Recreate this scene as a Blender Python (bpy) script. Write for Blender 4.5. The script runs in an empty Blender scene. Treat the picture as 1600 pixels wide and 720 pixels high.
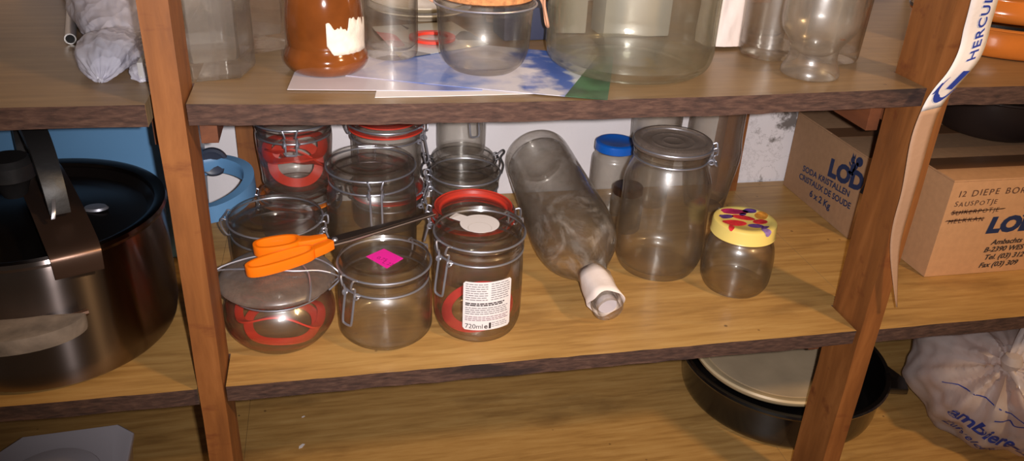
import bpy, bmesh, math, random
from mathutils import Vector, Matrix, noise, Euler
from mathutils.bvhtree import BVHTree
random.seed(7)
C = bpy.context.scene.collection
PI = math.pi
sin, cos = math.sin, math.cos

# ------------------------------------------------------------------ camera, world, lights, exposure
cam_d = bpy.data.cameras.new('camera'); cam = bpy.data.objects.new('camera', cam_d); C.objects.link(cam)
cam.location = (0.1350, -0.7899, 0.5999)
cam.rotation_euler = tuple(math.radians(a) for a in (62.5825, -2.7108, -11.8999))
cam_d.sensor_width = 36; cam_d.lens = 1288.96 * 36 / 1600; cam_d.clip_start = 0.01
bpy.context.scene.camera = cam
world = bpy.data.worlds.new('world'); bpy.context.scene.world = world; world.use_nodes = True
world.node_tree.nodes['Background'].inputs[0].default_value = (1.0, 0.82, 0.66, 1)
world.node_tree.nodes['Background'].inputs[1].default_value = 0.07
vs = bpy.context.scene.view_settings
vs.view_transform = 'Standard'; vs.look = 'None'; vs.gamma = 1; vs.use_curve_mapping = False; vs.exposure = -0.06
cy = bpy.context.scene.cycles
cy.transparent_max_bounces = 48; cy.max_bounces = 14; cy.transmission_bounces = 12; cy.glossy_bounces = 5; cy.sample_clamp_indirect = 4

def lamp(name, loc, energy, color, radius, kind='POINT'):
    d = bpy.data.lights.new(name, kind); d.energy = energy; d.color = color; d.shadow_soft_size = radius
    o = bpy.data.objects.new(name, d); C.objects.link(o); o.location = loc
    return o
R_ = Euler(cam.rotation_euler).to_matrix()
fl = lamp('phone_flash', Vector(cam.location) + R_ @ Vector((0.030, 0.006, 0.0)), 56.0, (1.0, 0.94, 0.93), 0.007, 'SPOT')
fl.data.spot_size = math.radians(90); fl.data.spot_blend = 1.0
fl.rotation_euler = (R_ @ Euler((math.radians(7), math.radians(-2), 0)).to_matrix()).to_euler()
lamp('ceiling_bulb', (1.53, -1.33, 1.60), 98.0, (1.0, 0.64, 0.30), 0.09)

H = 0.3335; W = 0.80; D = 0.4755; TH = 0.022
def sag(x):
    u = x / W
    return 0.0055 * sin(PI * u ** 0.85) if 0 < u < 1 else 0.0
def up(x): return H - sag(x)

# ------------------------------------------------------------------ materials
def S(r, g, b):
    f = lambda c: (c / 255 / 12.92) if c / 255 <= 0.04045 else ((c / 255 + 0.055) / 1.055) ** 2.4
    return (f(r), f(g), f(b), 1)
def newmat(name):
    m = bpy.data.materials.new(name); m.use_nodes = True
    nt = m.node_tree; nt.nodes.clear()
    out = nt.nodes.new('ShaderNodeOutputMaterial')
    return m, nt, out
def N(nt, t, **kw):
    n = nt.nodes.new(t)
    for k, v in kw.items():
        if k.startswith('i_'):
            key = k[2:]; key = int(key) if key.isdigit() else key.replace('_', ' ')
            n.inputs[key].default_value = v
        else: setattr(n, k, v)
    return n
def ramp(nt, stops):
    r = nt.nodes.new('ShaderNodeValToRGB'); e = r.color_ramp.elements
    e[0].position, e[0].color = stops[0]; e[1].position, e[1].color = stops[-1]
    for p, c in stops[1:-1]:
        x = e.new(p); x.color = c
    return r
def plain(name, col, rough=0.5, metal=0.0, coat=0.0, bump=0.0, bscale=60, var=0.0, spec=0.5, aniso=0, alpha=1, sub=0):
    m, nt, out = newmat(name)
    p = N(nt, 'ShaderNodeBsdfPrincipled', i_Roughness=rough, i_Metallic=metal)
    p.inputs['Base Color'].default_value = col
    p.inputs['Coat Weight'].default_value = coat
    p.inputs['Specular IOR Level'].default_value = spec
    p.inputs['Anisotropic'].default_value = aniso
    if aniso:
        tg = N(nt, 'ShaderNodeTangent', direction_type='RADIAL', axis='Z'); nt.links.new(tg.outputs[0], p.inputs['Tangent']); p.inputs['Anisotropic Rotation'].default_value = 0.25
    p.inputs['Alpha'].default_value = alpha
    tc = N(nt, 'ShaderNodeTexCoord')
    if var:
        n = N(nt, 'ShaderNodeTexNoise', i_Scale=bscale * 0.5, i_Detail=6.0)
        nt.links.new(tc.outputs['Object'], n.inputs['Vector'])
        d = tuple(c * (1 - var) for c in col[:3]) + (1,); l = tuple(min(1, c * (1 + var)) for c in col[:3]) + (1,)
        r = ramp(nt, [(0.3, d), (0.7, l)])
        nt.links.new(n.outputs['Fac'], r.inputs[0]); nt.links.new(r.outputs[0], p.inputs['Base Color'])
    if bump:
        n = N(nt, 'ShaderNodeTexNoise', i_Scale=float(bscale), i_Detail=5.0)
        nt.links.new(tc.outputs['Object'], n.inputs['Vector'])
        b = N(nt, 'ShaderNodeBump', i_Strength=bump, i_Distance=0.002)
        nt.links.new(n.outputs['Fac'], b.inputs['Height']); nt.links.new(b.outputs[0], p.inputs['Normal'])
    nt.links.new(p.outputs[0], out.inputs[0])
    return m
def wood(name, stops, scale, rough=0.55, streak=None, bump=0.15, stain=None, coat=0.0, spots=None):
    m, nt, out = newmat(name)
    tc = N(nt, 'ShaderNodeTexCoord'); mp = N(nt, 'ShaderNodeMapping'); mp.inputs['Scale'].default_value = scale
    nt.links.new(tc.outputs['Object'], mp.inputs['Vector'])
    n = N(nt, 'ShaderNodeTexNoise', i_Scale=1.0, i_Detail=8.0, i_Roughness=0.62, i_Distortion=0.3)
    nt.links.new(mp.outputs[0], n.inputs['Vector'])
    r = ramp(nt, stops); nt.links.new(n.outputs['Fac'], r.inputs[0])
    col = r.outputs[0]
    if stain:
        n2 = N(nt, 'ShaderNodeTexNoise', i_Scale=stain[0], i_Detail=5.0, i_Roughness=0.6)
        mp2 = N(nt, 'ShaderNodeMapping'); mp2.inputs['Scale'].default_value = (1, 3, 3)
        nt.links.new(tc.outputs['Object'], mp2.inputs['Vector']); nt.links.new(mp2.outputs[0], n2.inputs['Vector'])
        r2 = ramp(nt, [(stain[2], (0, 0, 0, 1)), (stain[3], (1, 1, 1, 1))]); nt.links.new(n2.outputs['Fac'], r2.inputs[0])
        mx = N(nt, 'ShaderNodeMix', data_type='RGBA'); mx.inputs[7].default_value = stain[1]
        nt.links.new(r2.outputs[0], mx.inputs[0]); nt.links.new(col, mx.inputs[6]); col = mx.outputs[2]
    if spots:
        n3 = N(nt, 'ShaderNodeTexVoronoi', i_Scale=spots[0]); nt.links.new(tc.outputs['Object'], n3.inputs['Vector'])
        r3 = ramp(nt, [(spots[2], (1, 1, 1, 1)), (spots[2] + 0.03, (0, 0, 0, 1))]); nt.links.new(n3.outputs['Distance'], r3.inputs[0])
        mx = N(nt, 'ShaderNodeMix', data_type='RGBA'); mx.inputs[7].default_value = spots[1]
        nt.links.new(r3.outputs[0], mx.inputs[0]); nt.links.new(col, mx.inputs[6]); col = mx.outputs[2]
    p = N(nt, 'ShaderNodeBsdfPrincipled', i_Roughness=rough)
    p.inputs['Coat Weight'].default_value = coat; p.inputs['Coat Roughness'].default_value = 0.3
    nt.links.new(col, p.inputs['Base Color'])
    b = N(nt, 'ShaderNodeBump', i_Strength=bump, i_Distance=0.001)
    nt.links.new(n.outputs['Fac'], b.inputs['Height']); nt.links.new(b.outputs[0], p.inputs['Normal'])
    nt.links.new(p.outputs[0], out.inputs[0])
    return m
def glass(name, tint=(0.99, 0.985, 0.97), edge=(0.26, 0.21, 0.16), dust=0.012, dustcol=(0.42, 0.33, 0.25), refr=0.14, rough=0.05, smear=0.0, swirl=0.0):
    m, nt, out = newmat(name)
    lw = N(nt, 'ShaderNodeLayerWeight', i_Blend=0.5)
    def power(e):
        n = N(nt, 'ShaderNodeMath', operation='POWER'); n.inputs[1].default_value = e
        nt.links.new(lw.outputs['Facing'], n.inputs[0]); return n
    p3, p5 = power(2.8), power(4.4)
    cm = N(nt, 'ShaderNodeMix', data_type='RGBA'); cm.inputs[6].default_value = (*tint, 1); cm.inputs[7].default_value = (*edge, 1)
    nt.links.new(p3.outputs[0], cm.inputs[0])
    tr = N(nt, 'ShaderNodeBsdfTransparent'); nt.links.new(cm.outputs[2], tr.inputs[0])
    tc = N(nt, 'ShaderNodeTexCoord')
    nb = N(nt, 'ShaderNodeTexNoise', i_Scale=34.0, i_Detail=3.0); nt.links.new(tc.outputs['Object'], nb.inputs['Vector'])
    bp = N(nt, 'ShaderNodeBump', i_Strength=0.45, i_Distance=0.003); nt.links.new(nb.outputs['Fac'], bp.inputs['Height'])
    gl = N(nt, 'ShaderNodeBsdfGlass', i_Roughness=0.0, i_IOR=1.40); gl.inputs[0].default_value = (*tint, 1)
    nt.links.new(bp.outputs[0], gl.inputs['Normal'])
    f1 = N(nt, 'ShaderNodeMath', operation='MULTIPLY_ADD'); f1.inputs[1].default_value = 0.5; f1.inputs[2].default_value = refr
    nt.links.new(p3.outputs[0], f1.inputs[0])
    m1 = N(nt, 'ShaderNodeMixShader'); nt.links.new(f1.outputs[0], m1.inputs[0]); nt.links.new(tr.outputs[0], m1.inputs[1]); nt.links.new(gl.outputs[0], m1.inputs[2])
    df = N(nt, 'ShaderNodeBsdfDiffuse'); df.inputs[0].default_value = (*dustcol, 1)
    nd = N(nt, 'ShaderNodeTexNoise', i_Scale=12.0 if swirl else 30.0, i_Detail=6.0, i_Roughness=0.7, i_Distortion=swirl); nt.links.new(tc.outputs['Object'], nd.inputs['Vector'])
    fd = N(nt, 'ShaderNodeMapRange'); fd.inputs[1].default_value = 0.5 if smear else 0.35; fd.inputs[2].default_value = 0.75
    fd.inputs[3].default_value = dust * 0.4; fd.inputs[4].default_value = dust * 1.6 + smear
    nt.links.new(nd.outputs['Fac'], fd.inputs[0])
    fa = N(nt, 'ShaderNodeMath', operation='MULTIPLY_ADD'); fa.inputs[1].default_value = dust * 2.5
    nt.links.new(p3.outputs[0], fa.inputs[0]); nt.links.new(fd.outputs[0], fa.inputs[2])
    m2 = N(nt, 'ShaderNodeMixShader'); nt.links.new(fa.outputs[0], m2.inputs[0]); nt.links.new(m1.outputs[0], m2.inputs[1]); nt.links.new(df.outputs[0], m2.inputs[2])
    gs = N(nt, 'ShaderNodeBsdfGlossy', i_Roughness=rough); nt.links.new(bp.outputs[0], gs.inputs['Normal'])
    f2 = N(nt, 'ShaderNodeMath', operation='MULTIPLY_ADD', use_clamp=True); f2.inputs[1].default_value = 0.55; f2.inputs[2].default_value = 0.035
    nt.links.new(p5.outputs[0], f2.inputs[0])
    m3 = N(nt, 'ShaderNodeMixShader'); nt.links.new(f2.outputs[0], m3.inputs[0]); nt.links.new(m2.outputs[0], m3.inputs[1]); nt.links.new(gs.outputs[0], m3.inputs[2])
    g2 = N(nt, 'ShaderNodeBsdfGlossy', i_Roughness=0.36); m4 = N(nt, 'ShaderNodeMixShader'); m4.inputs[0].default_value = 0.045
    nt.links.new(m3.outputs[0], m4.inputs[1]); nt.links.new(g2.outputs[0], m4.inputs[2]); nt.links.new(m4.outputs[0], out.inputs[0])
    return m
def film(name, col, clear=0.35, rough=0.25, bump=0.6, bscale=35):
    m, nt, out = newmat(name)
    p = N(nt, 'ShaderNodeBsdfPrincipled', i_Roughness=rough); p.inputs['Base Color'].default_value = col
    p.inputs['Coat Weight'].default_value = 0.3
    tl = N(nt, 'ShaderNodeBsdfTranslucent'); tl.inputs[0].default_value = col
    tr = N(nt, 'ShaderNodeBsdfTransparent')
    tc = N(nt, 'ShaderNodeTexCoord')
    n0 = N(nt, 'ShaderNodeTexNoise', i_Scale=float(bscale) * 0.4, i_Detail=3.0); nt.links.new(tc.outputs['Object'], n0.inputs['Vector'])
    ad = N(nt, 'ShaderNodeMixRGB', i_Fac=0.06); nt.links.new(tc.outputs['Object'], ad.inputs[1]); nt.links.new(n0.outputs['Color'], ad.inputs[2])
    n = N(nt, 'ShaderNodeTexVoronoi', i_Scale=float(bscale) * 1.3); nt.links.new(ad.outputs[0], n.inputs['Vector'])
    b = N(nt, 'ShaderNodeBump', i_Strength=bump, i_Distance=0.008); nt.links.new(n.outputs['Distance'], b.inputs['Height']); nt.links.new(b.outputs[0], p.inputs['Normal'])
    a = N(nt, 'ShaderNodeMixShader'); a.inputs[0].default_value = 0.3
    nt.links.new(p.outputs[0], a.inputs[1]); nt.links.new(tl.outputs[0], a.inputs[2])
    c = N(nt, 'ShaderNodeMixShader'); c.inputs[0].default_value = clear
    nt.links.new(a.outputs[0], c.inputs[1]); nt.links.new(tr.outputs[0], c.inputs[2]); nt.links.new(c.outputs[0], out.inputs[0])
    return m

M = {}
M['post'] = wood('post_pine', [(0.25, S(104, 60, 28)), (0.5, S(138, 84, 40)), (0.75, S(166, 106, 56))], (38, 38, 5), 0.55, bump=0.35, stain=(9, S(105, 52, 26), 0.6, 0.75))
M['bearer'] = wood('bearer_wood', [(0.3, S(92, 52, 32)), (0.7, S(132, 76, 44))], (30, 4, 30), 0.6)
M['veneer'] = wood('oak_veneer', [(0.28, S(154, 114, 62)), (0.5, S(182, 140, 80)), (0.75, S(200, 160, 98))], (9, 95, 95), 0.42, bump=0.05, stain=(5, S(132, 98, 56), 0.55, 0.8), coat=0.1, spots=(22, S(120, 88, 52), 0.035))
M['veneer_up_shaded'] = wood('oak_veneer_upper_shaded', [(0.28, S(118, 94, 66)), (0.5, S(134, 108, 76)), (0.75, S(150, 122, 86))], (9, 95, 95), 0.4, bump=0.05, stain=(5, S(112, 90, 64), 0.55, 0.8), coat=0.1, spots=(22, S(100, 78, 54), 0.035))  # same oak as the other boards, weaker warm light put into its colour
M['edge'] = wood('rough_shelf_edge', [(0.3, S(48, 32, 27)), (0.5, S(76, 52, 43)), (0.75, S(104, 76, 62))], (55, 160, 260), 0.85, bump=0.9, stain=(8, S(44, 30, 28), 0.56, 0.66))
M['raw'] = plain('sawn_board_end', S(165, 135, 95), 0.8, bump=0.4, var=0.2)
M['glass'] = glass('clear_jar_glass', refr=0.03, rough=0.14)
M['glass_clean'] = glass('clean_glass', dust=0.002, refr=0.02, rough=0.13)
M['glass_dusty'] = glass('dusty_glass', dust=0.035, dustcol=(0.42, 0.36, 0.30), refr=0.02, rough=0.16)
M['glass_frost'] = glass('frosted_scratched_glass', dust=0.07, dustcol=(0.6, 0.52, 0.44), refr=0.02, rough=0.18)
M['glass_hex'] = glass('thick_pressed_glass', dust=0.02, refr=0.25, rough=0.12, edge=(0.3, 0.27, 0.22))
M['glass_green'] = glass('greenish_glass', tint=(0.97, 0.97, 0.94), edge=(0.40, 0.42, 0.30), dust=0.01, refr=0.03, rough=0.13)
M['glass_smear'] = glass('smeared_bottle_glass', dust=0.02, dustcol=(0.74, 0.68, 0.62), refr=0.03, rough=0.14, smear=0.26, swirl=3.0)
M['lid_dust'] = glass('thickly_dusted_glass_lid', dust=0.42, dustcol=(0.26, 0.20, 0.165), refr=0.05, rough=0.3)
M['wire'] = plain('galvanised_wire', S(172, 172, 182), 0.38, metal=0.75)
M['wire_dark'] = plain('dark_wire', S(90, 88, 90), 0.45, metal=0.7)
M['red'] = plain('red_rubber', S(222, 62, 42), 0.5, bump=0.1)
M['red2'] = plain('pinkish_red_rubber', S(226, 66, 66), 0.5)
M['orange_rub'] = plain('orange_rubber', S(232, 128, 40), 0.5)
M['orange'] = plain('orange_plastic', S(250, 122, 12), 0.38, coat=0.1)
M['blade'] = plain('dark_steel_blade', S(92, 80, 74), 0.38, metal=0.8)
M['blade2'] = plain('bright_blade_edge', S(190, 175, 168), 0.3, metal=0.6)
M['white_paper'] = plain('white_paper_label', S(232, 226, 226), 0.6)
M['torn'] = plain('torn_white_label', S(226, 214, 200), 0.8, bump=0.5, bscale=120, var=0.15)
M['pink'] = plain('magenta_sticker', S(246, 40, 170), 0.5)
M['ink'] = plain('black_ink', S(52, 40, 40), 0.7)
M['ink_grey'] = plain('grey_ink', S(128, 120, 124), 0.7)
M['ink_pink'] = plain('dark_pink_ink', S(150, 24, 100), 0.7)
M['ink_mauve'] = plain('mauve_print', S(150, 120, 130), 0.7)
M['navy'] = plain('navy_print', S(28, 44, 84), 0.6)
M['blueprint'] = plain('blue_print', S(42, 62, 150), 0.6)
M['brownink'] = plain('brown_marker_ink', S(84, 50, 36), 0.7)
M['blue_lid'] = plain('blue_tin_lid', S(14, 98, 200), 0.35, coat=0.3, bump=0.1)
M['yellow_lid'] = plain('pale_yellow_lid', S(240, 214, 120), 0.35, coat=0.3)
for k, c in dict(f_red=(212, 52, 60), f_pur=(92, 62, 130), f_pink=(176, 44, 96), f_lil=(150, 120, 180), f_or=(224, 150, 60)).items():
    M[k] = plain('fruit_print_' + k[2:], S(*c), 0.4, var=0.25, bscale=300)
M['blue_tub'] = plain('light_blue_plastic', S(104, 152, 196), 0.42, coat=0.15, bump=0.06, bscale=90)
M['bakelite'] = plain('black_bakelite', S(38, 36, 36), 0.45, bump=0.2, bscale=90)
M['bakelite_grey'] = plain('weathered_grey_bakelite', S(122, 110, 100), 0.75, bump=0.6, bscale=70, var=0.35)
M['steel'] = plain('polished_steel', S(136, 124, 120), 0.25, metal=1.0, aniso=1.0)
M['steel_dark'] = plain('dark_steel_lid', S(66, 56, 52), 0.24, metal=0.9)
M['steel_brown'] = plain('brown_steel_bar', S(112, 88, 76), 0.36, metal=0.85, bump=0.1)
M['brass'] = plain('valve_metal', S(150, 150, 110), 0.35, metal=0.7)
M['enamel'] = plain('black_enamel', S(16, 14, 14), 0.22, coat=0.4, spec=0.6)
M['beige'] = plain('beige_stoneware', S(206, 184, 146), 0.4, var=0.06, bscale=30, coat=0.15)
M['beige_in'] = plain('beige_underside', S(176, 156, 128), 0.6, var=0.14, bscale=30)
M['milk'] = plain('milky_white_plastic', S(196, 190, 198), 0.35, coat=0.1)
M['card'] = plain('brown_cardboard', S(196, 148, 106), 0.8, bump=0.1, bscale=200, var=0.06)
M['card_dark'] = plain('old_brown_cardboard', S(160, 124, 92), 0.85, bump=0.1, bscale=200, var=0.07)
M['tape'] = plain('brown_parcel_tape', S(120, 84, 58), 0.3)
M['strap'] = plain('white_strap', S(238, 226, 220), 0.55, bump=0.2, bscale=150)
M['strap_tan'] = plain('tan_strap_back', S(178, 140, 112), 0.55, bump=0.2, bscale=150)
M['cork'] = plain('cork', S(196, 132, 82), 0.85, bump=0.8, bscale=260, var=0.35)
M['brownjar'] = plain('glossy_amber_brown_glaze', S(116, 62, 24), 0.12, coat=0.6, var=0.28, bscale=45)
M['caramel'] = plain('caramel_glaze', S(206, 118, 46), 0.16, coat=0.5, var=0.15, bscale=30)
M['porcelain'] = plain('white_porcelain', S(226, 216, 196), 0.2, coat=0.3)
M['crumple'] = plain('crumpled_white_paper', S(236, 220, 212), 0.7, bump=0.9, bscale=28)
M['greypaper'] = plain('greyish_white_wrap', S(196, 190, 188), 0.6, bump=0.4, bscale=40)
M['navybox'] = plain('navy_card', S(44, 50, 76), 0.6)
M['brownbag'] = plain('brown_packet', S(112, 84, 58), 0.5, var=0.3, bscale=50)
M['yellow_tag'] = plain('yellow_tag', S(226, 186, 40), 0.5)
M['alu'] = plain('aluminium_tube', S(190, 188, 186), 0.35, metal=0.8)
M['darkhole'] = plain('dark_inside', S(52, 50, 52), 0.7)
M['twine'] = plain('rusty_wire', S(206, 150, 116), 0.6)
M['bag_clear'] = film('clear_crinkled_bag', S(234, 232, 244), 0.34, 0.16, 0.7, 34)
M['bag_white'] = film('thin_white_carrier_bag', S(236, 222, 218), 0.34, 0.4, 0.3, 14)
M['wrap'] = film('crinkled_cellophane', S(224, 206, 190), 0.72, 0.12, 1.0, 40)
M['content'] = plain('pinkish_contents', S(206, 160, 138), 0.6, var=0.3, bscale=20)

# plaster wall with black mould specks and cracks
def plaster():
    m, nt, out = newmat('white_plaster_with_mould')
    tc = N(nt, 'ShaderNodeTexCoord')
    p = N(nt, 'ShaderNodeBsdfPrincipled', i_Roughness=0.85)
    n = N(nt, 'ShaderNodeTexNoise', i_Scale=14.0, i_Detail=9.0, i_Roughness=0.72); nt.links.new(tc.outputs['Object'], n.inputs['Vector'])
    n2 = N(nt, 'ShaderNodeTexNoise', i_Scale=4.0, i_Detail=3.0); nt.links.new(tc.outputs['Object'], n2.inputs['Vector'])
    # mould grows only near the corner at the right: mask by world x
    sx = N(nt, 'ShaderNodeSeparateXYZ'); nt.links.new(tc.outputs['Object'], sx.inputs[0])
    mr = N(nt, 'ShaderNodeMapRange'); mr.inputs[1].default_value = 0.76; mr.inputs[2].default_value = 0.90; nt.links.new(sx.outputs[0], mr.inputs[0])
    r = ramp(nt, [(0.56, (0, 0, 0, 1)), (0.64, (1, 1, 1, 1))]); nt.links.new(n.outputs['Fac'], r.inputs[0])
    mu = N(nt, 'ShaderNodeMath', operation='MULTIPLY'); nt.links.new(r.outputs[0], mu.inputs[0]); nt.links.new(mr.outputs[0], mu.inputs[1])
    w = N(nt, 'ShaderNodeTexVoronoi', feature='DISTANCE_TO_EDGE', i_Scale=26.0)
    ad = N(nt, 'ShaderNodeMixRGB', i_Fac=0.12); nt.links.new(tc.outputs['Object'], ad.inputs[1]); nt.links.new(n.outputs['Color'], ad.inputs[2]); nt.links.new(ad.outputs[0], w.inputs['Vector'])
    rc = ramp(nt, [(0.0, (1, 1, 1, 1)), (0.03, (0, 0, 0, 1))]); nt.links.new(w.outputs['Distance'], rc.inputs[0])
    m3 = N(nt, 'ShaderNodeMath', operation='MULTIPLY'); nt.links.new(rc.outputs[0], m3.inputs[0]); nt.links.new(mr.outputs[0], m3.inputs[1])
    m4 = N(nt, 'ShaderNodeMath', operation='MULTIPLY'); m4.inputs[1].default_value = 0.45; nt.links.new(m3.outputs[0], m4.inputs[0])
    mx0 = N(nt, 'ShaderNodeMath', operation='MAXIMUM'); nt.links.new(mu.outputs[0], mx0.inputs[0]); nt.links.new(m4.outputs[0], mx0.inputs[1])
    base = ramp(nt, [(0.3, S(232, 226, 228)), (0.7, S(246, 242, 246))]); nt.links.new(n2.outputs['Fac'], base.inputs[0])
    mx = N(nt, 'ShaderNodeMix', data_type='RGBA'); mx.inputs[7].default_value = S(120, 112, 108)
    nt.links.new(mx0.outputs[0], mx.inputs[0]); nt.links.new(base.outputs[0], mx.inputs[6]); nt.links.new(mx.outputs[2], p.inputs['Base Color'])
    b = N(nt, 'ShaderNodeBump', i_Strength=0.4, i_Distance=0.004); nt.links.new(n.outputs['Fac'], b.inputs['Height']); nt.links.new(b.outputs[0], p.inputs['Normal'])
    nt.links.new(p.outputs[0], out.inputs[0]); return m
M['plaster'] = plaster()

# ------------------------------------------------------------------ geometry helpers
class MB:
    def __init__(s): s.v = []; s.f = []; s.mi = []
    def add(s, vs, fs, mi=0):
        k = len(s.v); s.v += [tuple(v) for v in vs]; s.f += [tuple(i + k for i in f) for f in fs]; s.mi += [mi] * len(fs)
        return s
    def box(s, x0, x1, y0, y1, z0, z1, mi=0):
        return s.add([(x, y, z) for x in (x0, x1) for y in (y0, y1) for z in (z0, z1)],
                     [(0, 1, 3, 2), (4, 6, 7, 5), (0, 4, 5, 1), (2, 3, 7, 6), (0, 2, 6, 4), (1, 5, 7, 3)], mi)
    def lathe(s, prof, n=56, closed=False, mi=0, cx=0, cy_=0, sx=1, sy=1, rot=0):
        vs = []; fs = []; idx = []
        for r, z in prof:
            if r < 1e-6: idx.append([len(vs)]); vs.append((cx, cy_, z))
            else:
                idx.append(list(range(len(vs), len(vs) + n)))
                vs += [(cx + sx * r * cos(rot + 2 * PI * k / n), cy_ + sy * r * sin(rot + 2 * PI * k / n), z) for k in range(n)]
        prs = list(zip(idx, idx[1:])) + ([(idx[-1], idx[0])] if closed else [])
        for a, b in prs:
            if len(a) == 1 and len(b) == 1: continue
            for k in range(n):
                k2 = (k + 1) % n
                if len(a) == 1: fs.append((a[0], b[k2], b[k]))
                elif len(b) == 1: fs.append((a[k], a[k2], b[0]))
                else: fs.append((a[k], a[k2], b[k2], b[k]))
        return s.add(vs, fs, mi)
    def tube(s, pts, r, n=8, closed=False, mi=0):
        pts = [Vector(p) for p in pts]; m = len(pts); vs = []; fs = []; up0 = None
        for i, p in enumerate(pts):
            a = pts[(i - 1) % m] if (closed or i > 0) else p; b = pts[(i + 1) % m] if (closed or i < m - 1) else p
            t = (b - a).normalized()
            if up0 is None:
                up0 = Vector((0, 0, 1)) if abs(t.z) < 0.9 else Vector((1, 0, 0))
            u = (up0 - t * up0.dot(t))
            if u.length < 1e-5: u = t.orthogonal()
            u.normalize(); up0 = u; w = t.cross(u)
            rr = r[i] if isinstance(r, (list, tuple)) else r
            vs += [p + (u * cos(2 * PI * k / n) + w * sin(2 * PI * k / n)) * rr for k in range(n)]
        for i in range(m if closed else m - 1):
            j = (i + 1) % m
            for k in range(n):
                k2 = (k + 1) % n
                fs.append((i * n + k, j * n + k, j * n + k2, i * n + k2))
        if not closed: fs.append(tuple(range(n))); fs.append(tuple((m - 1) * n + k for k in reversed(range(n))))
        return s.add(vs, fs, mi)
    def prism(s, poly, z0, z1, mi=0, mat=None):
        n = len(poly); vs = [Vector((x, y, z0)) for x, y in poly] + [Vector((x, y, z1)) for x, y in poly]
        if mat: vs = [mat @ v for v in vs]
        return s.add(vs, [tuple(reversed(range(n))), tuple(range(n, 2 * n))] + [(k, (k + 1) % n, (k + 1) % n + n, k + n) for k in range(n)], mi)
    def ringprism(s, outer, inner, z0, z1, mi=0):
        n = len(outer); vs = []
        for z in (z0, z1):
            vs += [(x, y, z) for x, y in outer]; vs += [(x, y, z) for x, y in inner]
        fs = []
        for k in range(n):
            j = (k + 1) % n
            fs += [(k, j, 2 * n + j, 2 * n + k), (n + j, n + k, 3 * n + k, 3 * n + j), (2 * n + k, 2 * n + j, 3 * n + j, 3 * n + k), (j, k, n + k, n + j)]
        return s.add(vs, fs, mi)
    def obj(s, name, mats, parent=None, smooth=True, ang=38, bevel=0, loc=None, fix=True):
        me = bpy.data.meshes.new(name); me.from_pydata(s.v, [], s.f)
        for i, x in enumerate(s.mi): me.polygons[i].material_index = x
        if fix or bevel:
            bm = bmesh.new(); bm.from_mesh(me)
            if bevel:
                bmesh.ops.bevel(bm, geom=[e for e in bm.edges if len(e.link_faces) == 2 and e.calc_face_angle(0) > 0.5], offset=bevel, segments=2, affect='EDGES', profile=0.7)
            if fix: bmesh.ops.recalc_face_normals(bm, faces=bm.faces)
            bm.to_mesh(me); bm.free()
        for m in (mats if isinstance(mats, (list, tuple)) else [mats]): me.materials.append(m)
        if smooth:
            me.shade_smooth(); me.set_sharp_from_angle(angle=math.radians(ang))
        o = bpy.data.objects.new(name, me); C.objects.link(o)
        if parent: o.parent = parent
        if loc: o.location = loc
        return o
def props(o, label, cat, group=None):
    o['label'] = label; o['category'] = cat
    if group: o['group'] = group
    return o
def thing(name, label, cat, loc=(0, 0, 0), rz=0, group=None):
    o = bpy.data.objects.new(name, None); C.objects.link(o); o.location = loc; o.rotation_euler = (0, 0, rz); o.empty_display_size = 0.02
    return props(o, label, cat, group)
def sm(pts, k=4, closed=False):
    """Catmull-Rom through the points"""
    pts = [Vector(p) for p in pts]; n = len(pts); out = []
    rng = range(n if closed else n - 1)
    for i in rng:
        g = lambda j: pts[j % n] if closed else pts[max(0, min(n - 1, j))]
        a, b, c, d = g(i - 1), g(i), g(i + 1), g(i + 2)
        for t in range(k):
            t = t / k
            out.append(0.5 * ((2 * b) + (c - a) * t + (2 * a - 5 * b + 4 * c - d) * t * t + (3 * b - a - 3 * c + d) * t ** 3))
    if not closed: out.append(pts[-1])
    return out
def sm2(prof, k=3):
    return [(max(0, p.x), p.y) for p in sm([(r, z, 0) for r, z in prof], k)]
def text_mesh(body, size, bold=0.0, shear=0.0, spacing=1.0, align='LEFT', sx=1.0):
    cu = bpy.data.curves.new('lettering', 'FONT'); cu.body = body; cu.size = size; cu.offset = bold; cu.shear = shear
    cu.space_character = spacing; cu.align_x = align; cu.resolution_u = 3
    o = bpy.data.objects.new('lettering', cu); C.objects.link(o)
    bpy.context.view_layer.update()
    me = bpy.data.meshes.new_from_object(o.evaluated_get(bpy.context.evaluated_depsgraph_get()))
    C.objects.unlink(o); bpy.data.objects.remove(o)
    vs = [Vector((v.co.x * sx, v.co.y, 0)) for v in me.vertices]; fs = [tuple(p.vertices) for p in me.polygons]
    bpy.data.meshes.remove(me)
    return vs, fs
def letter(name, body, size, fn, mat, parent, **kw):
    """lettering laid onto a surface by the mapping fn(x, y)"""
    vs, fs = text_mesh(body, size, **kw)
    return MB().add([fn(v.x, v.y) for v in vs], fs).obj(name, mat, parent, smooth=False, fix=False)

# ------------------------------------------------------------------ the setting
o = MB().box(-1.4, 2.2, D + 0.003, D + 0.06, -0.9, 1.3).obj('wall_back', M['plaster'], smooth=False); o['kind'] = 'structure'
o = MB().box(-1.4, 2.2, -2.2, D + 0.06, -0.95, -0.9).obj('floor', plain('concrete_floor', S(120, 110, 100), 0.8, var=0.1), smooth=False); o['kind'] = 'structure'

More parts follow.
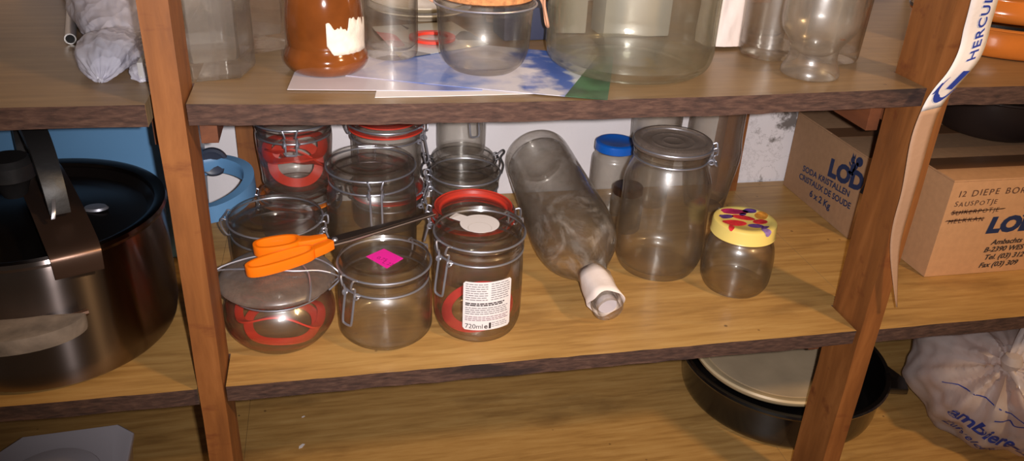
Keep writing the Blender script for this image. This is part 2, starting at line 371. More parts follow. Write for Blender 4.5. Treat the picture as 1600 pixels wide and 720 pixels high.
# ------------------------------------------------------------------ shelving unit
unit = thing('shelving_unit', 'home-made wooden shelving with orange-brown posts and oak veneer boards against the white wall', 'shelves', (0, 0, -0.9))
Z0 = 0.9
def shelf(x0, x1, z, mat, sagging=False, rough_end=None):
    mb = MB(); n = 40; xs = [x0 + (x1 - x0) * k / n for k in range(n + 1)]
    rnd = random.Random(int(x0 * 1000) + int(z * 777)); vs = []
    for x in xs:
        dz = -sag(x) if sagging else 0
        j = rnd.uniform(-0.0007, 0.0007); j2 = rnd.uniform(-0.0008, 0.0008)
        vs += [(x, 0.0 + j, z + dz), (x, 0.0015 + j, z - TH + dz + j2), (x, D - 0.001, z + dz), (x, D - 0.001, z - TH + dz)]
    fs = []; mi = []
    for k in range(n):
        a, b = 4 * k, 4 * k + 4
        fs += [(a, b, b + 2, a + 2)]; mi.append(0)
        fs += [(a, a + 1, b + 1, b)]; mi.append(1)
        fs += [(a + 1, a + 3, b + 3, b + 1)]; mi.append(1)
        fs += [(a + 2, b + 2, b + 3, a + 3)]; mi.append(1)
    fs += [(0, 2, 3, 1), (4 * n, 4 * n + 1, 4 * n + 3, 4 * n + 2)]; mi += [2, 2]
    mb.v = [(x, y, zz + Z0) for x, y, zz in vs]; mb.f = fs; mb.mi = mi
    if x0 == 0.0:      # the board runs on behind the posts, notched around them
        for a, b in ((-0.0305 if z < H else -0.036, 0.0), (0.7985, 0.829)):
            k = len(mb.v)
            mb.box(a, b, 0.0640, D - 0.001, z - TH + Z0, z + Z0); mb.mi[-6:] = [1, 1, 1, 1, 1, 0]
    return mb.obj('shelf', [mat, M['edge'], M['raw']], unit, ang=30)
for (x0, x1) in ((-1.1, -0.031), (0.0, 0.7985), (0.8295, 1.9)):
    shelf(x0, -0.0365 if x0 < -1 else x1, H, M['veneer_up_shaded'], sagging=(x0 == 0.0))
    shelf(x0, x1, 0.0, M['veneer'])
    shelf(x0, x1, -H, M['veneer'])
def post(x0, x1, y0, y1):
    mb = MB(); n = 34; rnd = random.Random(int(x0 * 999) + int(y0 * 500)); vs = []; fs = []
    for k in range(n + 1):
        z = 0.0 + 1.95 * k / n; q = [rnd.uniform(-0.0006, 0.0006) for _ in range(4)]
        vs += [(x0 + q[0], y0, z), (x1 + q[1], y0, z), (x1 + q[1], y1, z), (x0 + q[0], y1, z)]
    for k in range(n):
        for e in range(4):
            a, b = 4 * k + e, 4 * k + (e + 1) % 4
            fs.append((a, b, b + 4, a + 4))
    fs += [(0, 1, 2, 3), (4 * n, 4 * n + 1, 4 * n + 2, 4 * n + 3)]
    return mb.add(vs, fs).obj('post', M['post'], unit, ang=30)
post(-0.0285, -0.0022, -0.004, 0.0635); post(0.8015, 0.8285, -0.004, 0.0635)
post(-0.010, 0.030, 0.442, D); post(0.795, 0.835, 0.442, D)
for zt in (H, 0.0, -H):
    for x0, x1 in ((-0.0015, 0.016), (0.7835, 0.7995), (-0.047, -0.0295), (0.8300, 0.846)):
        hb = 0.054 if x0 > 0.7 else 0.044
        zz = zt - TH - (0.0)
        MB().box(x0, x1, 0.0665, 0.441, Z0 + zz - hb, Z0 + zz - 0.0003).obj('bearer', M['bearer'], unit, smooth=False, bevel=0.0008)

# ------------------------------------------------------------------ bail-top jars
def circle(r, z, n=40, cx=0, cy_=0): return [(cx + r * cos(2 * PI * k / n), cy_ + r * sin(2 * PI * k / n), z) for k in range(n)]
def bail(t, Rn, zn, Rl, zl, phi, drop=0.034, wr=0.0013, mat='wire', hinge=True, lever=True):
    u = Vector((cos(phi), sin(phi), 0)); v = Vector((-sin(phi), cos(phi), 0)); z = Vector((0, 0, 1))
    P = lambda r, tv, h, s=1: u * r * s + v * tv + z * h
    MB().tube(circle(Rn + wr, zn), wr, closed=True).obj('neck_wire', M[mat], t)
    MB().tube(circle(Rl + wr * 0.6, zl), wr, closed=True).obj('lid_wire', M[mat], t)
    mb = MB()
    for s in (-1, 1):
        mb.tube(sm([P(Rl, s * 0.010, zl), P(Rl + 0.006, s * 0.010, zl + 0.002), P(Rl + 0.007, s * 0.007, zl - 0.008), P(Rl + 0.003, s * 0.009, (zl + zn) / 2), P(Rn + 0.006, s * 0.008, zn + 0.002), P(Rn + 0.002, s * 0.012, zn)]), wr)
        mb.tube([P(Rn + 0.005 + 0.0035 * cos(a), s * 0.0095, zn + 0.0035 * sin(a)) for a in [2 * PI * k / 12 for k in range(12)]], wr, closed=True)
    mb.obj('clasp', M[mat], t)
    if lever:
        dn = 0.012
        MB().tube(sm([P(Rn + 0.006, -0.0075, zn + 0.004), P(Rn + 0.010, -0.0075, zn - drop * 0.45), P(Rn + 0.013, -0.007, zn - drop * 0.9), P(Rn + 0.013, -0.004, zn - drop), P(Rn + 0.013, 0.004, zn - drop), P(Rn + 0.013, 0.007, zn - drop * 0.9), P(Rn + 0.010, 0.0075, zn - drop * 0.45), P(Rn + 0.006, 0.0075, zn + 0.004)]), wr * 1.1).obj('lever', M[mat], t)
    if hinge:
        mb = MB()
        for s in (-1, 1):
            mb.tube(sm([P(Rl, s * 0.013, zl, -1), P(Rl + 0.007, s * 0.013, zl + 0.001, -1), P(Rl + 0.008, s * 0.012, (zl + zn) / 2, -1), P(Rn + 0.006, s * 0.012, zn - 0.002, -1), P(Rn, s * 0.013, zn, -1)]), wr)
        mb.tube([P(Rl + 0.007, -0.013, zl, -1), P(Rl + 0.007, 0.013, zl, -1)], wr)
        mb.obj('hinge', M[mat], t)
def jar_solid(outer, wall=0.003, floor=0.008, n=64, mi=0):
    inner = [(max(0.001, r - wall), z) for r, z in outer if z > floor][::-1]
    r0 = inner[-1][0]
    return MB().lathe([(0, 0.0025)] + outer + inner + [(r0 * 0.93, floor + 0.001), (r0 * 0.75, floor), (0, floor + 0.002)], n)
def glass_lid(Rl, zb, zt, ridge=True):
    h = zt - zb
    if ridge: pr = [(0, zb + h * 0.55), (Rl * 0.24, zb + h * 0.55), (Rl * 0.26, zb + h * 0.62), (Rl * 0.28, zb + h * 0.55), (Rl * 0.52, zb + h * 0.55), (Rl * 0.54, zb + h * 0.61), (Rl * 0.56, zb + h * 0.55), (Rl * 0.70, zb + h * 0.55), (Rl * 0.80, zb + h * 0.62), (Rl * 0.86, zt), (Rl * 0.93, zt), (Rl * 0.985, zt - h * 0.18), (Rl, zb + h * 0.35), (Rl, zb), (Rl * 0.9, zb - 0.001), (Rl * 0.86, zb + h * 0.1), (0, zb + h * 0.1)]
    else: pr = [(0, zt), (Rl * 0.85, zt), (Rl * 0.97, zt - h * 0.25), (Rl, zb + h * 0.3), (Rl * 0.97, zb), (Rl * 0.84, zb), (0, zb + 0.001)]
    return MB().lathe(pr, 64)
def bail_jar(label, x, y, z, R, h, Rl, phi, heel=0.88, shoulder=0.72, waist=None, gasket=None, gl='glass', lidm=None, drop=0.034, group=None, lid_h=0.016, rz=0, mid=None, wire='wire', hinge=True, lever=True, name='clip_top_jar', neck=None):
    t = thing(name, label, 'jar', (x, y, z), rz, group)
    zl = h - lid_h; Rn = neck or Rl * 0.93
    mid = mid or R
    outer = sm2([(R * heel * 0.9, 0.0), (R * heel, 0.003), (R * 0.985, h * 0.12), (R, h * 0.24), (mid, h * shoulder * 0.8), (mid * 0.985 if mid > Rn else Rn, h * shoulder), (Rn, zl - 0.016)], 4)
    outer += [(Rn, zl - 0.011), (Rn + 0.0025, zl - 0.009), (Rn + 0.0025, zl - 0.005), (Rl * 0.985, zl - 0.004), (Rl * 0.985, zl - 0.0015), (Rl * 0.9, zl - 0.001)]
    jar_solid(outer).obj('glass_body', M[gl], t)
    glass_lid(Rl, zl + 0.001, h).obj('lid', M[lidm or gl], t)
    if gasket:
        MB().lathe([(Rl * 0.84, zl - 0.0012), (Rl * 1.01, zl - 0.0012), (Rl * 1.01, zl + 0.0012), (Rl * 0.84, zl + 0.0012)], 48, closed=True).obj('gasket', M[gasket], t)
    bail(t, Rn, zl - 0.0135, Rl, h - lid_h * 0.55, phi, drop, mat=wire, hinge=hinge, lever=lever)
    return t
def flat_ring(mb, cx, cy_, R, w, th, tilt, dirn, z0, n=48, squash=1.0, wob=0.0):
    """a rubber ring lying tilted inside a jar"""
    ax = Vector((cos(dirn), sin(dirn), 0))
    rot = Matrix.Rotation(tilt, 3, ax)
    vs = []
    for k in range(n):
        a = 2 * PI * k / n; d = Vector((cos(a), sin(a) * squash, 0)); wz = Vector((0, 0, wob * sin(3 * a)))
        for r, zz in ((R, -th), (R, th), (R - w, th), (R - w, -th)):
            vs.append(rot @ (d * r + Vector((0, 0, zz)) + wz) + Vector((cx, cy_, z0)))
    fs = []
    for k in range(n):
        j = (k + 1) % n
        for e in range(4):
            e2 = (e + 1) % 4
            fs.append((4 * k + e, 4 * j + e, 4 * j + e2, 4 * k + e2))
    return mb.add(vs, fs)
def loose_gasket(label, x, y, z, R, w, tilt, dirn, mat='red', squash=1.0, wob=0.0, group=None, th=0.0011, name='rubber_gasket', **k):
    o = flat_ring(MB(), 0, 0, R, w, th, tilt, dirn, 0, squash=squash, wob=wob).obj(name, M[mat]); o.location = (x, y, z)
    return props(o, label, 'rubber ring', group)

# A: squat jar with the thick dusty lid
t = thing('clip_top_jar', 'squat bulbous glass jar with thick dusty brown lid, front left, under the scissors', 'jar', (0.059, 0.099, 0.0003))
outer = sm2([(0.040, 0.0), (0.048, 0.002), (0.0615, 0.018), (0.0665, 0.036), (0.0620, 0.054), (0.0540, 0.066)], 5) + [(0.0540, 0.069), (0.0585, 0.071), (0.0590, 0.0745), (0.052, 0.075)]
jar_solid(outer).obj('glass_body', M['glass'], t)
MB().lathe(sm2([(0, 0.0985), (0.03, 0.0975), (0.050, 0.094), (0.0630, 0.0885), (0.0685, 0.0825)], 3) + [(0.0685, 0.080), (0.066, 0.0775), (0.060, 0.0762), (0, 0.0765)], 64).obj('lid', M['lid_dust'], t)
MB().tube(circle(0.0560, 0.0685), 0.0012, closed=True).obj('neck_wire', M['wire'], t)
for s, k in ((1, 0), (-1, 1)):
    pts = [(-0.058, -0.012 * s, 0.070), (-0.071, -0.010 * s + 0.004, 0.076), (-0.074, -0.004 * s, 0.088), (-0.062, 0.004 * s, 0.0975), (-0.02, 0.016 * s, 0.1025), (0.02, 0.020 * s - 0.004, 0.1015), (0.048, 0.014 * s - 0.006, 0.098), (0.066, 0.008 * s - 0.012, 0.092), (0.073, 0.004 * s - 0.012, 0.082), (0.060, 0.006 * s - 0.012, 0.069)]
    MB().tube(sm(pts), 0.0012).obj('lid_wire', M['wire'], t)
MB().tube(sm([(0.020, 0.010, 0.101), (0.036, -0.020, 0.099), (0.040, -0.048, 0.0935), (0.038, -0.066, 0.084)]), 0.0012).obj('lid_wire', M['wire'], t)
loose_gasket('red rubber ring coiled upright in the squat jar with the dusty lid', 0.059, 0.099, 0.032, 0.054, 0.010, 0.33, 2.6, 'red', wob=0.008)
loose_gasket('second red rubber ring lying low in the squat jar with the dusty lid', 0.060, 0.099, 0.016, 0.046, 0.011, 0.10, 0.8, 'red', wob=0.002)

# B: pink sticker jar
tB = bail_jar('clip-top glass jar with a magenta square sticker on its lid, empty', 0.186, 0.085, 0.0003, 0.0575, 0.112, 0.0555, math.radians(222), heel=0.8, shoulder=0.62, drop=0.038, gl='glass_clean', lid_h=0.017)
mb = MB(); ca = math.radians(40)
zs = 0.112 - 0.017 + 0.001 + 0.016 * 0.55 + 0.0006
q = [(-0.0215, 0.007), (0.001, 0.0240), (0.0225, -0.003), (0.001, -0.0245)]
mb.prism(q, zs, zs + 0.0004).obj('sticker', M['pink'], tB, smooth=False)
for j, (tx, ty, bd) in enumerate(((-0.010, 0.001, '0,75'), (-0.004, -0.011, 'L 22'))):
    d = Vector((0.0225, -0.020)).normalized(); n_ = Vector((-d.y, d.x))
    letter('sticker_ink', bd, 0.0085, lambda X, Y, tx=tx, ty=ty, d=d, n_=n_: (tx + d.x * X + n_.x * Y, ty + d.y * X + n_.y * Y, zs + 0.0006), M['ink_pink'], tB)

# C: 720 ml jar with label
tC = bail_jar('tall clip-top jar with white ingredients label and a round white seal on its lid', 0.303, 0.092, 0.0003, 0.0555, 0.143, 0.0555, math.radians(214), heel=0.9, shoulder=0.7, drop=0.044, gl='glass_clean', lid_h=0.018, neck=0.053)
zs = 0.143 - 0.018 + 0.001 + 0.017 * 0.55 + 0.0005
cx, cy_ = 0.002, 0.012
pl = [(cx + 0.0245 * cos(a), cy_ + 0.0245 * sin(a)) for a in [2 * PI * k / 40 for k in range(40)]]
mb = MB().prism(pl, zs, zs + 0.0004)
d = Vector((-0.70, 0.62)); d.normalize(); n_ = Vector((-d.y, d.x))
a0 = Vector((cx, cy_)) + d * 0.020; a1 = Vector((cx, cy_)) + d * 0.040
mb.prism([tuple(a0 + n_ * 0.008), tuple(a1 + n_ * 0.008), tuple(a1 - n_ * 0.008), tuple(a0 - n_ * 0.008)][::-1], zs - 0.0001, zs + 0.0003)
mb.obj('lid_seal', M['white_paper'], tC, smooth=False)
# paper label around the front
RL = 0.0560
a_c = math.radians(-87); wl = 0.062; z0, z1 = 0.024, 0.092
def onC(u, v, off=0.0): 
    a = a_c + (u - wl / 2) / RL
    return ((RL + off) * cos(a), (RL + off) * sin(a), z0 + v)
mb = MB(); n = 24; hh = z1 - z0; cr = 0.003
vs = []; fs = []
for k in range(n + 1):
    u = wl * k / n; e = min(u, wl - u); c = cr - math.sqrt(max(0, cr * cr - (cr - e) ** 2)) if e < cr else 0
    vs += [onC(u, c), onC(u, hh - c), onC(u, c, 0.0003), onC(u, hh - c, 0.0003)]
for k in range(n):
    a = 4 * k; fs += [(a + 2, a + 6, a + 7, a + 3), (a, a + 1, a + 5, a + 4), (a + 1, a + 3, a + 7, a + 5), (a, a + 4, a + 6, a + 2)]
lab = mb.add(vs, fs).obj('paper_label', M['white_paper'], tC)
def bars(rows, x0, x1, mat, hgt, rnd):
    mb = MB()
    for v in rows:
        u = x0
        while u < x1 - 0.002:
            l = min(rnd.uniform(0.0025, 0.007), x1 - u); seg = 3
            pts = [(u + l * i / seg) for i in range(seg + 1)]
            for i in range(seg):
                mb.add([onC(pts[i], v, 0.0006), onC(pts[i + 1], v, 0.0006), onC(pts[i + 1], v + hgt, 0.0006), onC(pts[i], v + hgt, 0.0006)], [(0, 1, 2, 3)])
            u += l + 0.0009
    return mb.obj('printed_lines', mat, lab, smooth=False, fix=False)
rnd = random.Random(3)
bars([0.0645 - 0.0031 * i for i in range(8)], 0.003, 0.030, M['ink_grey'], 0.0011, rnd)
bars([0.0645 - 0.0031 * i for i in range(8)], 0.034, 0.059, M['ink_grey'], 0.0011, rnd)
bars([0.0374, 0.0350], 0.003, 0.052, M['ink'], 0.0017, rnd)
bars([0.0314, 0.0286, 0.0258, 0.0230], 0.003, 0.057, M['ink_grey'], 0.0011, rnd)
bars([0.0188, 0.0162, 0.0138], 0.003, 0.058, M['ink_mauve'], 0.0011, rnd)
bars([0.0095, 0.0068, 0.0042], 0.036, 0.057, M['ink_grey'], 0.0009, rnd)
letter('printed_volume', '720ml', 0.0092, lambda X, Y: onC(0.003 + X, 0.0026 + Y, 0.0006), M['ink'], lab, sx=0.98)
letter('printed_mark', 'e', 0.0095, lambda X, Y: onC(0.0265 + X, 0.0026 + Y, 0.0006), M['ink'], lab, bold=0.0002)
MB().add([onC(u, v, 0.0006) for u, v in ((0.0325, 0.002), (0.0352, 0.002), (0.0352, 0.0105), (0.0325, 0.0105))], [(0, 1, 2, 3)]).obj('printed_mark', M['ink'], lab, smooth=False, fix=False)
loose_gasket('pinkish red rubber ring lying tilted in the bottom of the labelled jar', 0.303, 0.092, 0.0235, 0.0465, 0.013, 0.27, -1.05, 'red2')

# D .. H: the crowd of jars behind
tD = bail_jar('low clip-top jar with clear ribbed glass lid behind the scissors, left side', 0.052, 0.240, 0.0003, 0.0610, 0.100, 0.0615, math.radians(-12), heel=0.85, drop=0.02)
tE = bail_jar('tall jar with wide clear lid and lever facing front, behind the magenta-stickered jar', 0.182, 0.272, 0.0003, 0.0620, 0.158, 0.0605, math.radians(-88), heel=0.85, drop=0.044)
tF1 = bail_jar('low clip-top jar with orange rubber seal carrying another jar, far left', 0.077, 0.368, 0.0003, 0.0560, 0.078, 0.0560, math.radians(178), gasket='orange_rub', drop=0.012, wire='wire')
tF2 = bail_jar('clip-top jar full of red rubber rings, stacked on the jar with an orange seal', 0.078, 0.366, 0.0790, 0.0500, 0.116, 0.0545, math.radians(-92), heel=0.86, drop=0.012, mid=0.054, shoulder=0.80)
for i, (zz, R_r, ti, di, lb) in enumerate(((0.112, 0.040, 0.95, 0.15, 'red rubber ring standing steeply inside the jar of rings, nearest the front'), (0.122, 0.045, 0.6, 2.6, 'red rubber ring leaning left in the stacked jar of rings'), (0.137, 0.047, 0.22, -0.4, 'topmost red rubber ring in the stacked jar of rings'))):
    loose_gasket(lb, 0.078, 0.366, zz + 0.004, R_r, 0.014, ti, di, 'red', wob=0.004, squash=0.92)
tG1 = bail_jar('low jar with red rubber seal carrying another jar, behind the tall front-levered jar', 0.212, 0.390, 0.0003, 0.0550, 0.070, 0.0555, math.radians(-25), gasket='red', drop=0.012)
tG2 = bail_jar('red-sealed clip-top jar touching the upper shelf, stacked behind the front-levered jar', 0.212, 0.390, 0.0710, 0.0520, 0.108, 0.0560, math.radians(-28), heel=0.9, gasket='red', drop=0.035, lid_h=0.018)
MB().lathe([(0.030, 0.1003), (0.047, 0.1003), (0.047, 0.1022), (0.030, 0.1022)], 48, closed=True).obj('lid_gasket', M['red'], tG2)
tH1 = bail_jar('clip-top jar, broad red ring showing through its lid, behind the labelled jar', 0.316, 0.212, 0.0003, 0.0560, 0.108, 0.0575, math.radians(168), gasket='red', drop=0.026)
MB().lathe([(0.044, 0.1005), (0.0525, 0.1075), (0.0535, 0.1090), (0.0450, 0.1025)], 48, closed=True).obj('lid_gasket', M['red'], tH1)
tH2 = bail_jar('clip-top jar with plain clear lid, between the red-ringed jar and the hooked jar', 0.322, 0.321, 0.0003, 0.0490, 0.120, 0.0515, math.radians(180), drop=0.02, hinge=False)
tH3 = bail_jar('jar with dark wire hooks on both sides, at the wall, carrying a small jar', 0.335, 0.422, 0.0003, 0.0500, 0.100, 0.0500, math.radians(180), drop=0.034, wire='wire_dark')
for s in (-1, 1):
    MB().tube(sm([(s * 0.049, -0.004, 0.095), (s * 0.056, -0.004, 0.0975), (s * 0.064, -0.002, 0.103), (s * 0.067, 0.000, 0.098), (s * 0.062, 0.002, 0.088), (s * 0.067, 0.002, 0.075), (s * 0.064, 0.002, 0.060)]), 0.0016).obj('wire_hook', M['wire_dark'], tH3)
tH4 = bail_jar('small straight glass jar standing on the jar with dark wire hooks, near the wall', 0.331, 0.420, 0.1005, 0.0385, 0.105, 0.0400, math.radians(-75), heel=0.93, drop=0.03)

# L: tall jar right of the bottle
tL = bail_jar('tallest clip-top jar with grey dusty lid, right of the lying bottle', 0.593, 0.207, 0.0003, 0.0645, 0.200, 0.0545, math.radians(-22), hinge=False, heel=0.86, shoulder=0.70, drop=0.006, gl='glass', lidm='lid_dust', lid_h=0.013, neck=0.0500, mid=0.0620)

# N: jam jar with fruit lid
tN = thing('jam_jar', 'small round jam jar with yellow lid printed with red and purple fruit', 'jar', (0.684, 0.136, 0.0003))
outer = sm2([(0.038, 0.0), (0.042, 0.002), (0.0475, 0.014), (0.0490, 0.034), (0.0485, 0.054), (0.0455, 0.070), (0.0400, 0.079)], 5) + [(0.0395, 0.083), (0.0395, 0.098), (0.0370, 0.0985)]
jar_solid(outer, 0.0028).obj('glass_body', M['glass_clean'], tN)
ld = MB().lathe([(0, 0.1035), (0.032, 0.1035), (0.034, 0.1050), (0.0405, 0.1050), (0.0430, 0.1035), (0.0440, 0.100), (0.0440, 0.0865), (0.0448, 0.0850), (0.0440, 0.0840), (0.0420, 0.0845), (0.0420, 0.099), (0, 0.1010)], 64).obj('lid', M['yellow_lid'], tN)
def onLid(x, y, off=0.0004):
    r = math.hypot(x, y)
    if r < 0.0415: return (x, y, (0.1035 if r < 0.032 else (0.1035 + (r - 0.032) / 0.002 * 0.0015 if r < 0.034 else 0.1050)) + off)
    k = r - 0.0415
    rr = 0.0415 + min(k, 0.0027) + off; a = math.atan2(y, x)
    return (rr * cos(a), rr * sin(a), 0.1050 + off - k * (0.6 if k < 0.0027 else 1) if k < 0.0027 else 0.1034 - (k - 0.0027))
def fruit(cx, cy_, a, b, rot, mat):
    rings, n = 7, 22; vs = [onLid(cx, cy_)]; fs = []
    for i in range(1, rings + 1):
        for k in range(n):
            t_ = 2 * PI * k / n; x = a * i / rings * cos(t_); y = b * i / rings * sin(t_)
            vs.append(onLid(cx + x * cos(rot) - y * sin(rot), cy_ + x * sin(rot) + y * cos(rot)))
    for k in range(n): fs.append((0, 1 + k, 1 + (k + 1) % n))
    for i in range(rings - 1):
        for k in range(n):
            j = (k + 1) % n; fs.append((1 + i * n + k, 1 + (i + 1) * n + k, 1 + (i + 1) * n + j, 1 + i * n + j))
    MB().add(vs, fs).obj('fruit_print', M[mat], ld)
for a in ((-0.020, -0.008, 0.017, 0.009, -0.2, 'f_red'), (-0.031, -0.022, 0.008, 0.004, 1.1, 'f_red'), (0.000, 0.006, 0.016, 0.007, -0.5, 'f_red'), (-0.023, 0.012, 0.011, 0.006, 0.1, 'f_pur'),
          (-0.004, 0.025, 0.020, 0.008, -0.15, 'f_pink'), (0.018, 0.024, 0.010, 0.006, -0.2, 'f_pur'), (0.006, -0.020, 0.011, 0.006, -0.2, 'f_pur'), (0.0125, -0.0385, 0.006, 0.009, 0.2, 'f_lil'),
          (0.018, -0.009, 0.011, 0.007, 0.1, 'f_red'), (0.028, 0.008, 0.012, 0.009, 0.9, 'f_or'), (0.016, -0.027, 0.007, 0.004, 0.5, 'f_pur'), (0.004, 0.016, 0.006, 0.004, 0.5, 'f_pur')):
    fruit(*a)

# blue-lidded jar and small dark-lidded jar
tb = thing('screw_lid_jar', 'slim glass jar with bright blue tin lid near the back wall', 'jar', (0.582, 0.398, 0.0003))
outer = sm2([(0.031, 0.0), (0.034, 0.002), (0.0365, 0.012), (0.0365, 0.085), (0.034, 0.097), (0.0300, 0.103)], 4) + [(0.0300, 0.117), (0.028, 0.1175)]
jar_solid(outer, 0.0025).obj('glass_body', M['glass_dusty'], tb)
MB().lathe([(0, 0.1205), (0.024, 0.1205), (0.026, 0.1218), (0.031, 0.1218), (0.0335, 0.120), (0.0340, 0.117), (0.0340, 0.108), (0.0330, 0.107), (0.0320, 0.108), (0.0320, 0.1175), (0, 0.119)], 48).obj('lid', M['blue_lid'], tb)
tk = thing('screw_lid_jar', 'tiny jar with dark lid half hidden between the lying bottle and the tallest jar', 'jar', (0.5815, 0.322, 0.0003))
outer = sm2([(0.021, 0.0), (0.0235, 0.002), (0.0255, 0.010), (0.0255, 0.052), (0.022, 0.060)], 4) + [(0.0205, 0.063), (0.0205, 0.072), (0.0190, 0.0725)]
jar_solid(outer, 0.002).obj('glass_body', M['glass_dusty'], tk)
MB().lathe([(0, 0.0775), (0.021, 0.0775), (0.0235, 0.075), (0.0235, 0.064), (0.022, 0.064), (0.022, 0.0745), (0, 0.0755)], 40).obj('lid', M['steel_brown'], tk)

# tall vases behind the tallest jar
def vase(label, x, y, prof, m='glass_dusty', group=None, z=0.0003, name='glass_vase'):
    t = MB()
    inner = [(max(0.001, r - 0.0035), z_) for r, z_ in prof if z_ > 0.012][::-1]
    t.lathe([(0, 0.002)] + prof + inner + [(inner[-1][0] * 0.8, 0.012), (0, 0.012)], 56)
    o = t.obj(name, M[m]); o.location = (x, y, z); return props(o, label, 'vase', group)
vase('tall shouldered glass vase behind the tallest jar, its edge dark against the plaster', 0.752, 0.395, sm2([(0.030, 0), (0.034, 0.003), (0.041, 0.05), (0.0475, 0.095), (0.0450, 0.125), (0.0440, 0.17), (0.043, 0.20), (0.0440, 0.245)], 4), 'glass_dusty')
vase('pale glass vase at the back wall, left of the tall shouldered vase', 0.656, 0.418, sm2([(0.030, 0), (0.033, 0.003), (0.036, 0.06), (0.040, 0.12), (0.0425, 0.18), (0.044, 0.24)], 4), 'glass_dusty')

# I: big bottle lying on its side
base = Vector((0.459, 0.432, 0.084)); mouth = Vector((0.4675, 0.052, 0.030))
Lb = (mouth - base).length
t = thing('lying_glass_bottle', 'large clear bottle lying on its side, neck with torn white sleeve pointing frontwards', 'bottle', base)
t.rotation_mode = 'QUATERNION'; t.rotation_quaternion = Vector((0, 0, 1)).rotation_difference((mouth - base).normalized())
s_ = Lb / 0.39
outer = sm2([(0.044, 0.0), (0.051, 0.003), (0.0545, 0.015), (0.0570, 0.10), (0.0600, 0.19), (0.0600, 0.225), (0.054, 0.255), (0.041, 0.278), (0.028, 0.298), (0.0205, 0.318), (0.0180, 0.345), (0.0175, 0.372)], 5)
outer = [(r, z * s_) for r, z in outer] + [(0.0175, 0.374 * s_), (0.0205, 0.376 * s_), (0.0205, 0.386 * s_), (0.0190, 0.390 * s_), (0.0150, 0.390 * s_)]
inner = [(max(0.012, r - 0.0035), z) for r, z in outer if 0.02 < z < 0.37 * s_][::-1]
MB().lathe([(0, 0.022), (0.020, 0.018), (0.036, 0.003)] + outer + inner + [(0.040, 0.012), (0.022, 0.026), (0, 0.030)], 64).obj('glass_body', M['glass_smear'], t)
n = 40; vs = []; fs = []
for k in range(n):
    a = 2 * PI * k / n
    e0 = 0.322 * s_ + 0.004 * sin(2 * a) ; e1 = (0.378 + 0.006 * sin(a * 1 + 0.5) + 0.003 * sin(3 * a)) * s_
    for j in range(5):
        z = e0 + (e1 - e0) * j / 4; r = 0.0212 + (0.002 if j == 4 else 0) + 0.0012 * sin(5 * a + j)
        vs.append((r * cos(a), r * sin(a), z))
for k in range(n):
    for j in range(4):
        b = ((k + 1) % n) * 5; fs.append((k * 5 + j, b + j, b + j + 1, k * 5 + j + 1))
o = MB().add(vs, fs).obj('paper_sleeve', M['crumple'], t)
md = o.modifiers.new('thickness', 'SOLIDIFY'); md.thickness = 0.0008
MB().lathe([(0, 0.383 * s_), (0.0125, 0.383 * s_), (0.0135, 0.381 * s_), (0.0135, 0.376 * s_), (0, 0.376 * s_)], 32).obj('stopper', M['milk'], t)

# orange-handled scissors resting on two jar lids
t = thing('scissors', 'long scissors with orange plastic loop handles resting across the dusty lid', 'scissors', (0.118, 0.108, 0.1150))
ax = Vector((0.256 - 0.118, 0.160 - 0.108, 0.122 - 0.1150)).normalized()
t.rotation_mode = 'QUATERNION'; t.rotation_quaternion = Vector((1, 0, 0)).rotation_difference(ax)
def loop(cx, cy_, a, b, rot, w, lift, th=0.0065, n=40, sq=2.5):
    o_, i_ = [], []
    for k in range(n):
        an = 2 * PI * k / n; c, s = cos(an), sin(an)
        q = (abs(c) ** sq + abs(s) ** sq) ** (-1 / sq)
        for lst, aa, bb in ((o_, a, b), (i_, a - w, b - w)):
            x, y = aa * c * q, bb * s * q
            lst.append((cx + x * cos(rot) - y * sin(rot), cy_ + x * sin(rot) + y * cos(rot)))
    mb = MB().ringprism(o_, i_, lift - th, lift + th); return mb
mb = loop(-0.058, -0.009, 0.042, 0.0140, 0.04, 0.0045, 0.002)
mb.prism([(-0.020, -0.017), (-0.016, -0.003), (0.004, 0.001), (0.008, -0.008), (-0.004, -0.013)], -0.003, 0.009)
mb.obj('handle', M['orange'], t, bevel=0.0016)
mb = loop(-0.052, 0.021, 0.028, 0.0150, -0.25, 0.0045, 0.006)
mb.prism([(-0.032, 0.006), (-0.026, 0.022), (-0.014, 0.014), (0.004, 0.009), (0.003, 0.000), (-0.014, 0.001)], 0.001, 0.012)
mb.obj('handle', M['orange'], t, bevel=0.0016)
MB().prism([(-0.004, -0.007), (0.000, 0.006), (0.030, 0.0065), (0.148, 0.0015), (0.150, 0.000), (0.030, -0.0075)], -0.0005, 0.0018).obj('blade', M['blade'], t, bevel=0.0004)
MB().prism([(-0.004, -0.003), (0.000, 0.010), (0.030, 0.0105), (0.144, 0.0045), (0.147, 0.002), (0.030, -0.0045)], 0.0022, 0.0045).obj('blade', M['blade'], t, bevel=0.0004)
MB().prism([(0.006, -0.0079), (0.030, -0.0088), (0.149, -0.0008), (0.149, 0.0), (0.030, -0.0066), (0.006, -0.0060)], 0.0019, 0.0026).obj('cutting_edge', M['blade2'], t, smooth=False)
MB().lathe([(0, 0.0070), (0.003, 0.0066), (0.004, 0.0046), (0, 0.0046)], 20, cx=0.012, cy_=0.001).obj('pivot_screw', M['wire'], t)

